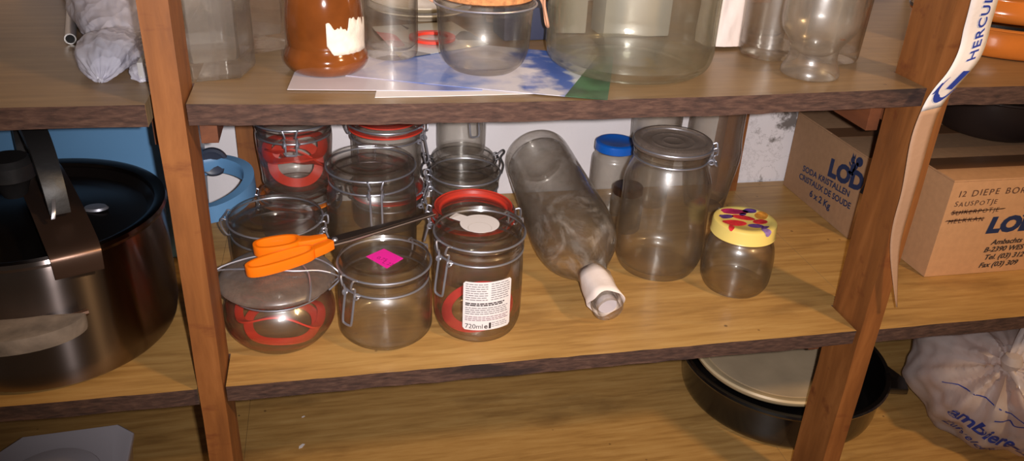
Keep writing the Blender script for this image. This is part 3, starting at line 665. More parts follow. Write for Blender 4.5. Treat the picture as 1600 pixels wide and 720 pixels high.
# ------------------------------------------------------------------ cardboard boxes at the right
def carton(label, loc, sx, sy, sz, m, rz=0, group=None):
    t = thing('cardboard_box', label, 'box', loc, rz, group)
    MB().box(0, sx, 0, sy, 0, sz - 0.003).obj('box_body', M[m], t, bevel=0.0015)
    MB().box(0.0, sx, 0.0, sy / 2 - 0.001, sz - 0.0028, sz).obj('flap', M[m], t, bevel=0.0008)
    MB().box(0.0, sx, sy / 2 + 0.001, sy, sz - 0.0028, sz).obj('flap', M[m], t, bevel=0.0008)
    MB().box(0.0, sx, sy / 2 - 0.02, sy / 2 + 0.02, sz + 0.0001, sz + 0.0004).obj('tape_strip', M['tape'], t, smooth=False)
    return t
bxP = carton('brown carton against the wall printed SODA KRISTALLEN, behind the right post', (0.937, 0.243, 0.0003), 0.33, 0.215, 0.1415, 'card_dark')
def onP(X, Y): return (-0.0007, 0.463 - 0.243 - X, Y)      # text x runs towards the front of the shelf
K = math.atan2(0.0642 - 0.0482, 0.4068 - 0.2739) * 0
letter('printed_text', 'SODA KRISTALLEN', 0.0148, lambda X, Y: onP(0.056 + X, 0.0500 + Y + X * 0.10), M['navy'], bxP, bold=0.0004, sx=1.12)
letter('printed_text', 'CRISTAUX DE SOUDE', 0.0148, lambda X, Y: onP(0.050 + X, 0.0330 + Y + X * 0.09), M['navy'], bxP, bold=0.0004, sx=1.08)
letter('printed_text', '6 x 2 Kg', 0.0165, lambda X, Y: onP(0.092 + X, 0.0180 + Y + X * 0.06), M['navy'], bxP, bold=0.0005, sx=1.12)
letter('logo_lettering', 'LODA', 0.0400, lambda X, Y: onP(0.128 + X, 0.0740 + Y + X * 0.12), M['navy'], bxP, bold=0.0024, sx=1.12, spacing=1.02)
def squirrel(fn, k):
    mb = MB()
    el = lambda cx, cy_, a, b, r=0: [(cx + a * cos(t_) * cos(r) - b * sin(t_) * sin(r), cy_ + a * cos(t_) * sin(r) + b * sin(t_) * cos(r)) for t_ in [2 * PI * i / 20 for i in range(20)]]
    for pl in (el(0, 0.012, 0.0065, 0.011, -0.15), el(-0.005, 0.024, 0.0055, 0.0060), [(-0.009, 0.027), (-0.0085, 0.037), (-0.003, 0.030)], [(-0.004, 0.029), (-0.001, 0.038), (0.001, 0.028)], el(0.013, 0.028, 0.010, 0.0085, 0.4), el(0.008, 0.018, 0.0045, 0.008, -0.4), el(-0.010, 0.015, 0.0022, 0.0045, 0.8), el(-0.002, 0.001, 0.008, 0.003)):
        mb.add([fn(x * k, y * k) for x, y in pl], [tuple(range(len(pl)))])
    return mb
squirrel(lambda x, y: onP(0.188 + x, 0.1005 + y), 0.92).obj('logo_emblem', M['navy'], bxP, smooth=False, fix=False)

bxR = carton('light brown carton with handwritten list 12 DIEPE BOR, standing at the front right', (0.985, 0.1166, 0.0003), 0.36, 0.118, 0.1575, 'card')
def onR(X, Y): return (X - 0.985, -0.0007, Y)
def hand(body, x, y, size, rise=0.03, sx=1.1, bold=0.0, mat='brownink', shear=0.05):
    rnd = random.Random(body)
    X = x
    for ch in body:
        if ch == ' ': X += size * 0.5; continue
        vs, fs = text_mesh(ch, size * rnd.uniform(0.92, 1.08), bold=bold, shear=shear)
        dy = rnd.uniform(-0.0006, 0.0006); w = max(v.x for v in vs)
        MB().add([onR(X + v.x * sx, y + dy + v.y + (X - x + v.x) * rise) for v in vs], fs).obj('handwritten_letter', M[mat], bxR, smooth=False, fix=False)
        X += w * sx + size * 0.16
    return X
hand('12 DIEPE', 0.9965, 0.1310, 0.0135); hand('BORDEN', 1.0755, 0.1325, 0.0135)
hand('SAUSPOTJE', 0.9965, 0.1160, 0.0108); hand('SUIKERPOTJE', 0.9965, 0.1025, 0.0100); hand('MELKKAN', 0.9950, 0.0890, 0.0100)
for (x0, x1, yy, sl) in ((0.995, 1.086, 0.1060, 0.03), (0.996, 1.083, 0.1072, 0.01), (0.996, 1.084, 0.1045, 0.05), (0.990, 1.052, 0.0925, 0.04), (0.992, 1.056, 0.0938, 0.01), (0.996, 1.050, 0.0915, 0.05)):
    MB().add([onR(x0, yy), onR(x1, yy + (x1 - x0) * sl), onR(x1, yy + 0.0009 + (x1 - x0) * sl), onR(x0, yy + 0.0009)], [(0, 1, 2, 3)]).obj('pen_stroke', M['brownink'], bxR, smooth=False, fix=False)
letter('logo_lettering', 'LODA', 0.034, lambda X, Y: onR(1.066 + X, 0.0705 + Y + X * 0.02), M['navy'], bxR, bold=0.0022, shear=0.12, sx=1.22, spacing=1.02)
squirrel(lambda x, y: onR(1.130 + x, 0.0945 + y), 0.9).obj('logo_emblem', M['navy'], bxR, smooth=False, fix=False)
for bd, x, y in (('Ambachts', 1.0825, 0.0490), ('B-2390 WES', 1.0740, 0.0365), ('Tel. (03) 312', 1.0790, 0.0235), ('Fax (03) 309', 1.0745, 0.0100)):
    letter('printed_text', bd, 0.0118, lambda X, Y, x=x, y=y: onR(x + X, y + Y + X * 0.02), M['ink'], bxR, bold=0.0003, shear=0.25, sx=1.12)
for k in range(4):
    MB().box(-0.0010, -0.0002, 0.060 + 0.0040 * k, 0.0615 + 0.0040 * k, 0.012, 0.050).obj('staple_mark', M['ink'], bxR, smooth=False)
# dark pot standing on the box
t = thing('dark_cooking_pot', 'dark brown cooking pot standing on the carton under the upper right shelf', 'pot', (1.235, 0.352, 0.1424))
MB().lathe(sm2([(0.070, 0), (0.080, 0.004), (0.092, 0.03), (0.098, 0.065)], 3) + [(0.101, 0.067), (0.101, 0.070), (0.095, 0.070), (0.090, 0.03), (0.076, 0.007), (0, 0.007)], 56).obj('pot_body', plain('dark_brown_enamel', S(46, 34, 30), 0.4), t)
for s in (-1, 1):
    MB().tube(sm([(s * 0.096, -0.02, 0.058), (s * 0.116, -0.016, 0.062), (s * 0.120, 0.0, 0.063), (s * 0.116, 0.016, 0.062), (s * 0.096, 0.02, 0.058)]), 0.004).obj('handle', M['enamel'], t)

# ------------------------------------------------------------------ printed strap hanging on the right post
strapL = [(0.8027, 0.4368), (0.8066, 0.4096), (0.8086, 0.3851), (0.8012, 0.3616), (0.7893, 0.3384), (0.7836, 0.3123), (0.7798, 0.2738), (0.7854, 0.2162), (0.7892, 0.1684), (0.8003, 0.1214), (0.8278, 0.0496)]
strapR = [(0.8376, 0.4369), (0.8408, 0.415), (0.8423, 0.3954), (0.8374, 0.3727), (0.8252, 0.3488), (0.8103, 0.3169), (0.8057, 0.2769), (0.8052, 0.2244), (0.8082, 0.1751), (0.8129, 0.1242), (0.8313, 0.0474)]
topL = [(0.795, 0.52), (0.797, 0.49), (0.800, 0.462)]; topR = [(0.830, 0.52), (0.832, 0.49), (0.835, 0.462)]
Ls = sm([(x, -0.02, z) for x, z in topL + strapL], 5); Rs = sm([(x, -0.02, z) for x, z in topR + strapR], 5)
cut = (len(topL) + 5) * 5
tS = thing('printed_strap', 'white packing strap printed HERCULES in blue, hanging down over the right post', 'strap', (0.81, -0.02, 0.31))
def ribbon(name, a, b, mat, dy=0.0):
    mb = MB(); vs = []; fs = []
    for i in range(a, b + 1):
        L_, R2 = Ls[i], Rs[i]; yo = 0.002 * sin(i * 0.35)
        for q in range(5):
            p_ = L_.lerp(R2, q / 4) + Vector((0, yo + dy + 0.002 * (q / 4 - 0.5), 0)); vs.append(p_ - tS.location)
    for i in range(b - a):
        for q in range(4): fs.append((i * 5 + q, i * 5 + q + 1, i * 5 + q + 6, i * 5 + q + 5))
    o = mb.add(vs, fs).obj(name, mat, tS, ang=60); m_ = o.modifiers.new('thickness', 'SOLIDIFY'); m_.thickness = 0.0006; m_.offset = 1
    return o
ribbon('strap_band', 0, cut, M['strap'])
o = ribbon('strap_tail', cut, len(Ls) - 1, M['strap_tan'], 0.0); o['label'] = 'tan tapering tail of the strap'
mb = MB()
def arc(Ls, Rs):
    s = [0]
    for i in range(1, len(Ls)): s.append(s[-1] + ((Ls[i] + Rs[i]) / 2 - (Ls[i - 1] + Rs[i - 1]) / 2).length)
    return s
arcs = arc(Ls, Rs); s_end = arcs[cut]
def onS(u, v):     # u = distance up from the fold, v = 0..1 across, left to right
    s = s_end - u
    i = max(0, min(len(arcs) - 2, next((k for k in range(len(arcs) - 1) if arcs[k + 1] >= s), 0)))
    f = (s - arcs[i]) / (arcs[i + 1] - arcs[i]); yo = 0.002 * sin((i + f) * 0.35)
    p_ = Ls[i].lerp(Ls[i + 1], f).lerp(Rs[i].lerp(Rs[i + 1], f), v) + Vector((0, yo + 0.002 * (v - 0.5) - 0.0012, 0))
    return p_ - tS.location
letter('printed_lettering', 'HERCULES', 0.0150, lambda X, Y: onS(0.060 + X, 0.76 - Y / 0.036), M['blueprint'], tS, bold=0.0003, sx=1.22, spacing=1.12)
mb = MB()
def sp(poly): mb.add([onS(u, v) for u, v in poly], [tuple(range(len(poly)))])
sp([(0.026, 0.50), (0.048, 0.62), (0.044, 0.92), (0.022, 0.80)])
def arcpoly(cu, cv, ru, rv, a0, a1, w0, w1, n=12):
    for k in range(n):
        b0, b1 = a0 + (a1 - a0) * k / n, a0 + (a1 - a0) * (k + 1) / n
        ww0 = w0 + (w1 - w0) * abs(2 * k / n - 1); ww1 = w0 + (w1 - w0) * abs(2 * (k + 1) / n - 1)
        sp([(cu + ru * cos(b0), cv + rv * sin(b0)), (cu + ru * cos(b1), cv + rv * sin(b1)), (cu + ru * (1 - ww1) * cos(b1), cv + rv * (1 - ww1) * sin(b1)), (cu + ru * (1 - ww0) * cos(b0), cv + rv * (1 - ww0) * sin(b0))])
arcpoly(0.030, 0.56, 0.022, 0.44, PI * 0.62, PI * 1.75, 0.42, 0.05)
sp([(0.024, 0.03), (0.040, 0.10), (0.038, 0.17), (0.024, 0.12)])
mb.obj('printed_logo', M['blueprint'], tS, smooth=False, fix=False)

# ------------------------------------------------------------------ pressure cooker
t = thing('pressure_cooker', 'large polished steel pressure cooker with dark inset lid and black handle, left bay', 'pressure cooker', (-0.203, 0.140, 0.0003))
Rc = 0.137
MB().lathe(sm2([(0.108, 0), (0.118, 0.002), (0.130, 0.010), (0.1355, 0.026), (Rc, 0.05), (Rc, 0.155)], 4) + [(0.136, 0.160), (0.1400, 0.162), (0.1415, 0.166), (0.1400, 0.170), (0.1350, 0.171), (0.128, 0.168), (0.128, 0.150), (0.132, 0.145), (0.131, 0.03), (0.11, 0.006), (0, 0.005)], 96).obj('pot_body', M['steel'], t)
MB().lathe([(0, 0.158), (0.06, 0.157), (0.100, 0.152), (0.118, 0.154), (0.1255, 0.163), (0.1275, 0.163), (0.1275, 0.155), (0.118, 0.149), (0, 0.149)], 96).obj('lid', M['steel_dark'], t)
# cross bar that clamps over the rim
u = Vector((0.40, -0.92, 0)).normalized()
def bar(name, pts, w0, th, mat, parent=t, wdir=None):
    wd = wdir or Vector((-u.y, u.x, 0)); mb = MB(); vs = []; fs = []; P_ = sm(pts, 4); m_ = len(P_)
    for i, p_ in enumerate(P_):
        a = P_[max(0, i - 1)]; b = P_[min(m_ - 1, i + 1)]; tg = (b - a).normalized(); nn = wd.cross(tg).normalized()
        w = w0[0] + (w0[1] - w0[0]) * i / (m_ - 1)
        for sx_, sz_ in ((-1, -1), (1, -1), (1, 1), (-1, 1)): vs.append(p_ + wd * sx_ * w / 2 + nn * sz_ * th / 2)
    for i in range(m_ - 1):
        for e in range(4):
            e2 = (e + 1) % 4; fs.append((4 * i + e, 4 * i + 4 + e, 4 * i + 4 + e2, 4 * i + e2))
    fs += [(0, 1, 2, 3), (4 * m_ - 4, 4 * m_ - 1, 4 * m_ - 2, 4 * m_ - 3)]
    return mb.add(vs, fs).obj(name, mat, parent, bevel=0.0008)
off = Vector((0.02, 0, 0))
bar('clamp_bar', [off + u * -0.11 + Vector((0, 0, 0.178)), off + u * -0.05 + Vector((0, 0, 0.188)), off + u * 0.04 + Vector((0, 0, 0.188)), off + u * 0.115 + Vector((0, 0, 0.180)), off + u * 0.1355 + Vector((0, 0, 0.1745)), off + u * 0.1400 + Vector((0, 0, 0.166)), off + u * 0.1395 + Vector((0, 0, 0.150))], (0.052, 0.046), 0.0030, M['steel_brown'])
# black bakelite handle arching above the bar
bar('grip', [off + u * 0.075 + Vector((0, 0, 0.192)), off + u * 0.066 + Vector((0, 0, 0.222)), off + u * 0.035 + Vector((0, 0, 0.250)), off + u * -0.02 + Vector((0, 0, 0.258)), off + u * -0.085 + Vector((0, 0, 0.252)), off + u * -0.105 + Vector((0, 0, 0.22)), off + u * -0.105 + Vector((0, 0, 0.185))], (0.020, 0.030), 0.014, M['bakelite'])
bar('lever_arm', [off + u * 0.060 + Vector((0, 0, 0.215)), off + u * 0.090 + Vector((-0.006, 0, 0.205)), off + u * 0.098 + Vector((-0.01, 0, 0.195))], (0.004, 0.004), 0.003, M['wire'])
MB().lathe([(0, 0.234), (0.020, 0.234), (0.026, 0.228), (0.026, 0.212), (0.018, 0.206), (0.012, 0.189), (0, 0.189)], 32, cx=off.x - 0.03, cy_=-0.01).obj('turning_knob', M['bakelite'], t)
v_ = MB().lathe([(0, 0.196), (0.008, 0.196), (0.0095, 0.193), (0.0095, 0.176), (0.006, 0.172), (0.006, 0.166), (0.016, 0.164), (0.018, 0.161), (0.018, 0.157), (0, 0.157)], 32, cx=-0.035, cy_=-0.070).obj('steam_valve', M['brass'], t)
MB().lathe([(0, 0.208), (0.010, 0.207), (0.013, 0.202), (0.013, 0.196), (0.008, 0.194), (0, 0.194)], 6, cx=-0.035, cy_=-0.070).obj('valve_cap', M['bakelite'], v_, smooth=False)
MB().lathe([(0, 0.1605), (0.012, 0.1600), (0.014, 0.1575), (0, 0.1575)], 20, cx=0.062, cy_=0.012, sy=0.7).obj('lid_rivet', M['wire'], t)
# side handle towards the viewer
hd = []
for k in range(25):
    a = PI * k / 24; hd.append((0.075 * cos(a) * (abs(cos(a)) ** 0.0), -0.132 - 0.046 * sin(a)))
MB().prism(hd, 0.088, 0.107).obj('side_handle', M['bakelite_grey'], t, bevel=0.005)
MB().tube(sm([(-0.06, -0.134, 0.097), (-0.02, -0.139, 0.098), (0.03, -0.137, 0.098), (0.072, -0.118, 0.098)]), 0.0035).obj('handle_bracket', M['steel_brown'], t)

# blue plastic tub behind the cooker
t = thing('blue_plastic_tub', 'large light blue plastic tub with a side loop handle, behind the pressure cooker', 'tub', (-0.207, 0.368, 0.0003))
def rrect(hx, hy, r, n=8):
    out = []
    for q, (sx_, sy_) in enumerate(((1, 1), (-1, 1), (-1, -1), (1, -1))):
        for k in range(n + 1):
            a = q * PI / 2 + PI / 2 * k / n; out.append((sx_ * (hx - r) + r * cos(a), sy_ * (hy - r) + r * sin(a)))
    return out
mb = MB(); lv = []
for z, g in ((0, -0.012), (0.004, -0.008), (0.10, -0.003), (0.245, 0.0), (0.250, 0.004), (0.258, 0.004), (0.258, -0.002), (0.245, -0.004), (0.10, -0.007), (0.006, -0.012)):
    lv.append([(x, y, z) for x, y in rrect(0.157 + g, 0.070 + g, 0.028)])
n = len(lv[0]); vs = [p for l in lv for p in l]; fs = []
for i in range(len(lv) - 1):
    for k in range(n): fs.append((i * n + k, i * n + (k + 1) % n, (i + 1) * n + (k + 1) % n, (i + 1) * n + k))
fs += [tuple(range(n)), tuple((len(lv) - 1) * n + k for k in range(n))]
mb.add(vs, fs).obj('tub_wall', M['blue_tub'], t)
path = sm([(0.150, 0.024, 0.106), (0.180, 0.026, 0.108), (0.212, 0.000, 0.106), (0.220, -0.036, 0.100), (0.205, -0.070, 0.092), (0.172, -0.088, 0.084), (0.140, -0.066, 0.080)], 5)
vs = []; fs = []
for i, p_ in enumerate(path):
    a = path[max(0, i - 1)]; b = path[min(len(path) - 1, i + 1)]; tg = (b - a).normalized(); w = Vector((tg.y, -tg.x, 0)).normalized()
    for a_, b_ in ((-0.008, -0.013), (0.006, -0.013), (0.009, 0.006), (0.007, 0.011), (-0.007, 0.011)): vs.append(p_ + w * a_ + Vector((0, 0, b_)))
for i in range(len(path) - 1):
    for e in range(5): fs.append((5 * i + e, 5 * i + 5 + e, 5 * i + 5 + (e + 1) % 5, 5 * i + (e + 1) % 5))
MB().add(vs, fs).obj('handle', M['blue_tub'], t)
o = MB().lathe([(0, 0.0), (0.018, 0.0), (0.0215, 0.003), (0.0215, 0.010), (0.018, 0.013), (0.015, 0.011), (0, 0.010)], 32).obj('drain_cap', plain('dark_slate_plastic', S(62, 68, 84), 0.4), t)
o.rotation_euler = (PI / 2, 0, 0); o.location = (0.166, 0.030, 0.112)

# ------------------------------------------------------------------ upper left shelf: bagged things, tube, strip
def blob(fn, nu=48, nv=32):
    vs = []; fs = []
    for j in range(nv + 1):
        for i in range(nu): vs.append(fn(2 * PI * i / nu, PI * j / nv))
    for j in range(nv):
        for i in range(nu):
            i2 = (i + 1) % nu; fs.append((j * nu + i, j * nu + i2, (j + 1) * nu + i2, (j + 1) * nu + i))
    mb = MB().add(vs, fs)
    return mb
def blob_obj(name, mat, parent, c, rad, rz=0, amp=0.1, fr=8, seed=0, floor=None, pleat=0, pinch=None):
    c = Vector(c); rot = Matrix.Rotation(rz, 3, 'Z')
    def fn(a, b):
        d = Vector((sin(b) * cos(a), sin(b) * sin(a), cos(b)))
        p = Vector((d.x * rad[0], d.y * rad[1], d.z * rad[2]))
        q = p * fr / max(rad) + Vector((seed * 7.3, seed * 1.7, 0))
        k = 1 + amp * noise.noise(q) + amp * 0.5 * abs(noise.noise(q * 2.3)) 
        if pleat: k += pleat * sin(17 * a + 2 * noise.noise(q)) * (cos(b) * 0.5 + 0.5) ** 1.5
        p = rot @ (p * k) + c
        if floor is not None and p.z < floor: p.z = floor
        return p
    mb = blob(fn, 72, 44)
    o = mb.obj(name, mat, parent, ang=80)
    return o
t = thing('plastic_bag', 'crinkled clear plastic bag of small parts lying against the left post, upper left shelf', 'bag', (-0.13, 0.25, H + 0.0003))
def sack(name, mat, stations, seed, fold=0.10, parent=t, nu=96, k=10):
    """a soft bag lying along a path: stations are (x, y, half width, height)"""
    P_ = sm([(a_, b_, c_) for a_, b_, c_, d_ in stations], k); Hh = sm([(d_, 0, 0) for a_, b_, c_, d_ in stations], k); m_ = len(P_); vs = []; fs = []
    for i_, (p_, h_) in enumerate(zip(P_, Hh)):
        for u_ in range(nu):
            a_ = 2 * PI * u_ / nu; cx_, cz_ = cos(a_), sin(a_)
            q_ = Vector((cx_ * 2.2 + seed, cz_ * 2.2, i_ * 0.045))
            f_ = 1 + fold * noise.noise(q_ * 1.3) + fold * 0.55 * abs(noise.noise(Vector((cx_ * 7 + seed, cz_ * 7, i_ * 0.10)))) + fold * 0.25 * noise.noise(Vector((cx_ * 16, cz_ * 16 + seed, i_ * 0.35)))
            z_ = max(0.0, h_.x / 2 + cz_ * abs(cz_) ** -0.15 * h_.x / 2 * f_ if cz_ else h_.x / 2)
            vs.append((p_.x + cx_ * p_.z * f_, p_.y + 0.004 * noise.noise(q_ * 2), z_))
    for i_ in range(m_ - 1):
        for u_ in range(nu):
            u2 = (u_ + 1) % nu; fs.append((i_ * nu + u_, i_ * nu + u2, (i_ + 1) * nu + u2, (i_ + 1) * nu + u_))
    fs += [tuple(range(nu)), tuple((m_ - 1) * nu + u_ for u_ in range(nu))]
    return MB().add(vs, fs).obj(name, mat, parent, ang=70)
sack('bag_body', M['bag_clear'], [(-0.026, 0.215, 0.010, 0.010), (-0.022, 0.200, 0.044, 0.060), (-0.010, 0.130, 0.050, 0.082), (0.008, 0.050, 0.046, 0.070), (0.022, -0.010, 0.038, 0.050), (0.032, -0.055, 0.030, 0.034), (0.038, -0.072, 0.026, 0.028), (0.040, -0.092, 0.025, 0.032), (0.039, -0.125, 0.0270, 0.036), (0.039, -0.155, 0.0235, 0.030), (0.041, -0.175, 0.012, 0.014), (0.041, -0.180, 0.003, 0.004)], 2.0, 0.16)
sack('bag_tail', M['bag_clear'], [(0.064, -0.070, 0.005, 0.010), (0.067, -0.110, 0.006, 0.016), (0.073, -0.145, 0.007, 0.014), (0.078, -0.168, 0.010, 0.016), (0.080, -0.178, 0.010, 0.012), (0.080, -0.181, 0.003, 0.003)], 5.0, 0.3, nu=40)
sack('bag_contents', plain('pale_lilac_contents', S(216, 212, 224), 0.5, var=0.12), [(-0.022, 0.190, 0.010, 0.012), (-0.012, 0.150, 0.036, 0.055), (0.006, 0.050, 0.036, 0.052), (0.026, -0.030, 0.024, 0.026), (0.030, -0.050, 0.008, 0.010)], 7.0, 0.1)
sack('bag_contents', plain('blue_grey_contents', S(150, 156, 182), 0.4, var=0.2), [(0.041, -0.098, 0.006, 0.008), (0.041, -0.112, 0.016, 0.022), (0.041, -0.145, 0.015, 0.019), (0.041, -0.164, 0.005, 0.006)], 9.0, 0.1)
mb = MB(); n = 24
a = Vector((-0.1500, 0.215, H + 0.0065)); b = Vector((-0.200, 0.44, H + 0.0065)); 
t = thing('metal_tube', 'thin aluminium tube lying on the upper left shelf beside the plastic bag', 'tube', a)
ax_ = (b - a); Lt = ax_.length
t.rotation_mode = 'QUATERNION'; t.rotation_quaternion = Vector((0, 0, 1)).rotation_difference(ax_.normalized())
MB().lathe([(0.0062, 0), (0.0062, Lt), (0.0048, Lt), (0.0048, 0)], 28, closed=True).obj('tube_wall', M['alu'], t)
o = MB().box(-0.0530, -0.0475, 0.070, 0.440, H + 0.0003, H + 0.020).obj('plastic_strip', plain('grey_translucent_strip', S(186, 184, 182), 0.4, alpha=0.85), None, bevel=0.001)
props(o, 'long grey plastic strip standing on edge along the left post, upper left shelf', 'strip')

# ------------------------------------------------------------------ upper shelf, middle bay
def hexglass(label, x, y, R, h, rot):
    z = up(x) + 0.0004
    prof_o = [(R * 0.97, 0), (R, 0.004), (R * 1.0, 0.03), (R * 1.0, h)]; prof_i = [(R * 0.93, h), (R * 0.93, 0.03), (R * 0.88, 0.018), (0, 0.016)]
    o = MB().lathe([(0, 0)] + prof_o + prof_i, 6, rot=rot).obj('hexagonal_vase', M['glass_hex'], None, smooth=False, bevel=0.0012)
    o.location = (x, y, z); return props(o, label, 'vase', 'six-sided glass vases')
r0 = math.atan2(0.077 - 0.062, 0.045) 
hexglass('six-sided glass vase against the left post at the front of the upper shelf', 0.0105, 0.1110, 0.0475, 0.19, math.radians(-44))
hexglass('second six-sided glass vase, partly hidden behind the one at the left post', 0.0440, 0.2150, 0.0475, 0.19, math.radians(-30))

# papers
def sheet_mat(name, kind):
    m, nt, out = newmat(name)
    tc = N(nt, 'ShaderNodeTexCoord'); p = N(nt, 'ShaderNodeBsdfPrincipled', i_Roughness=0.3)
    p.inputs['Coat Weight'].default_value = 0.2
    sx = N(nt, 'ShaderNodeSeparateXYZ'); nt.links.new(tc.outputs['Object'], sx.inputs[0])
    n = N(nt, 'ShaderNodeTexNoise', i_Scale=28.0, i_Detail=6.0); nt.links.new(tc.outputs['Object'], n.inputs['Vector'])
    if kind == 'sky':     # cloud-white to blue from left to right, green slope in the right corner
        a = N(nt, 'ShaderNodeMath', operation='MULTIPLY_ADD'); a.inputs[1].default_value = 0.16; nt.links.new(n.outputs['Fac'], a.inputs[0]); nt.links.new(sx.outputs[0], a.inputs[2])
        r = ramp(nt, [(0.225, S(206, 200, 212)), (0.33, S(74, 112, 190)), (0.40, S(206, 204, 216)), (0.425, S(214, 212, 222)), (0.455, S(52, 92, 178)), (0.485, S(52, 92, 178)), (0.50, S(200, 206, 214))])
        nt.links.new(a.outputs[0], r.inputs[0])
        # slope: x*1.0 - y*0.5 beyond a line
        b = N(nt, 'ShaderNodeMath', operation='MULTIPLY_ADD'); b.inputs[1].default_value = -0.55; nt.links.new(sx.outputs[1], b.inputs[0]); nt.links.new(sx.outputs[0], b.inputs[2])
        g = N(nt, 'ShaderNodeMath', operation='GREATER_THAN'); g.inputs[1].default_value = 0.368; nt.links.new(b.outputs[0], g.inputs[0])
        gr = ramp(nt, [(0.4, S(28, 66, 44)), (0.65, S(60, 112, 78))]); nt.links.new(n.outputs['Fac'], gr.inputs[0])
        mx = N(nt, 'ShaderNodeMix', data_type='RGBA'); nt.links.new(g.outputs[0], mx.inputs[0]); nt.links.new(r.outputs[0], mx.inputs[6]); nt.links.new(gr.outputs[0], mx.inputs[7])
        nt.links.new(mx.outputs[2], p.inputs['Base Color'])
    elif kind == 'haze':
        r = ramp(nt, [(0.10, S(206, 198, 204)), (0.20, S(202, 196, 208)), (0.255, S(84, 104, 172)), (0.29, S(150, 160, 204))]); nt.links.new(sx.outputs[0], r.inputs[0]); nt.links.new(r.outputs[0], p.inputs['Base Color'])
    else:
        w = N(nt, 'ShaderNodeTexVoronoi', i_Scale=24.0); nt.links.new(tc.outputs['Object'], w.inputs['Vector'])
        r = ramp(nt, [(0.0, S(196, 196, 190)), (0.45, S(188, 190, 188)), (0.52, S(66, 72, 78)), (0.60, S(206, 202, 190)), (0.80, S(214, 196, 120)), (0.86, S(200, 60, 44)), (0.93, S(190, 196, 198))]); r.color_ramp.interpolation = 'CONSTANT'
        sc_ = N(nt, 'ShaderNodeSeparateColor'); nt.links.new(w.outputs['Color'], sc_.inputs[0]); nt.links.new(sc_.outputs[0], r.inputs[0]); nt.links.new(r.outputs[0], p.inputs['Base Color'])
    nt.links.new(p.outputs[0], out.inputs[0]); return m
def sheet(label, quad, lift, mat, name='paper_sheet', cat='paper', th=0.0005):
    n = 14; vs = []; fs = []
    a, b, c, d = [Vector((x, y)) for x, y in quad]
    for zz in (0, th):
        for j in range(n + 1):
            for i in range(n + 1):
                p_ = (a.lerp(b, i / n)).lerp(d.lerp(c, i / n), j / n); vs.append((p_.x, p_.y, up(max(0.0, p_.x)) + lift + zz))
    m_ = n + 1; q = m_ * m_
    for j in range(n):
        for i in range(n):
            k = j * m_ + i; fs.append((k, k + m_, k + m_ + 1, k + 1)); fs.append((q + k, q + k + 1, q + k + m_ + 1, q + k + m_))
    for i in range(n):
        fs += [(i, i + 1, q + i + 1, q + i), (n * m_ + i, q + n * m_ + i, q + n * m_ + i + 1, n * m_ + i + 1), (i * m_, q + i * m_, q + (i + 1) * m_, (i + 1) * m_), (i * m_ + n, (i + 1) * m_ + n, q + (i + 1) * m_ + n, q + i * m_ + n)]
    mats = mat if isinstance(mat, list) else [mat]
    return props(MB().add(vs, fs).obj(name, mats, None, ang=30), label, cat)
sheet('plain white sheet peeking out lowest under the two glossy pictures on the upper shelf', [(0.177, 0.018), (0.344, 0.024), (0.344, 0.143), (0.195, 0.149)], 0.0003, M['white_paper'])
sheet('glossy picture sheet, whitish fading to blue, under the brown jar', [(0.091, 0.042), (0.290, 0.035), (0.316, 0.190), (0.106, 0.193)], 0.0010, sheet_mat('hazy_sky_print', 'haze'))
sheet('glossy landscape picture with blue sky and green slope, under the cork-lidded jar', [(0.150, 0.088), (0.415, -0.006), (0.474, 0.152), (0.273, 0.233)], 0.0017, sheet_mat('sky_and_slope_print', 'sky'))
sheet('busy printed leaflet lying behind the cork-lidded jar', [(0.215, 0.150), (0.330, 0.215), (0.300, 0.330), (0.190, 0.300)], 0.0025, sheet_mat('busy_print', 'busy'), 'printed_leaflet', 'leaflet')
loose_gasket('loose red rubber ring lying on the leaflet, left of the cork-lidded jar', 0.262, 0.238, up(0.26) + 0.0052, 0.029, 0.009, 0.0, 0, 'red', th=0.0018)

# brown glazed jar with torn label
t = thing('brown_jar', 'glossy brown jar with a torn white label and a bulging foot, upper shelf', 'jar', (0.131, 0.117, up(0.131) + 0.0018))
prof = sm2([(0.030, 0), (0.038, 0.001), (0.0448, 0.009), (0.0452, 0.017), (0.0420, 0.024), (0.0405, 0.028)], 5) + sm2([(0.0408, 0.030), (0.0415, 0.050), (0.0400, 0.072), (0.0370, 0.085), (0.0345, 0.092), (0.0345, 0.112)], 4)
MB().lathe([(0, 0)] + prof + [(0.0365, 0.114), (0.0365, 0.120), (0.030, 0.121), (0.030, 0.09), (0.034, 0.08), (0.034, 0.02), (0, 0.012)], 64).obj('jar_body', M['brownjar'], t)
vs = []; fs = []; n = 34; rnd = random.Random(5)
for k in range(n + 1):
    a = math.radians(-88 + 80 * k / n)
    lo = 0.0245 + (0.010 * max(0, 1 - k / 4)) + rnd.uniform(0, 0.0006)
    hi = (0.0535 if 3 < k < 14 else 0.0575) + rnd.uniform(-0.0025, 0.0018) + (0.003 if 14 <= k <= 26 else 0) - (0.006 if k in (13, 14, 29) else 0)
    for j in range(7):
        z = lo + (hi - lo) * j / 6
        r = 0.0409 + 0.0006 * max(0, 1 - abs(z - 0.05) / 0.02) + 0.0009 + max(0, 0.030 - z) * 0.14
        vs.append((r * cos(a), r * sin(a), z))
for k in range(n):
    for j in range(6): fs.append((k * 7 + j, k * 7 + 7 + j, k * 7 + 8 + j, k * 7 + 1 + j))
o = MB().add(vs, fs).obj('torn_label', M['torn'], t); md = o.modifiers.new('thickness', 'SOLIDIFY'); md.thickness = 0.0004

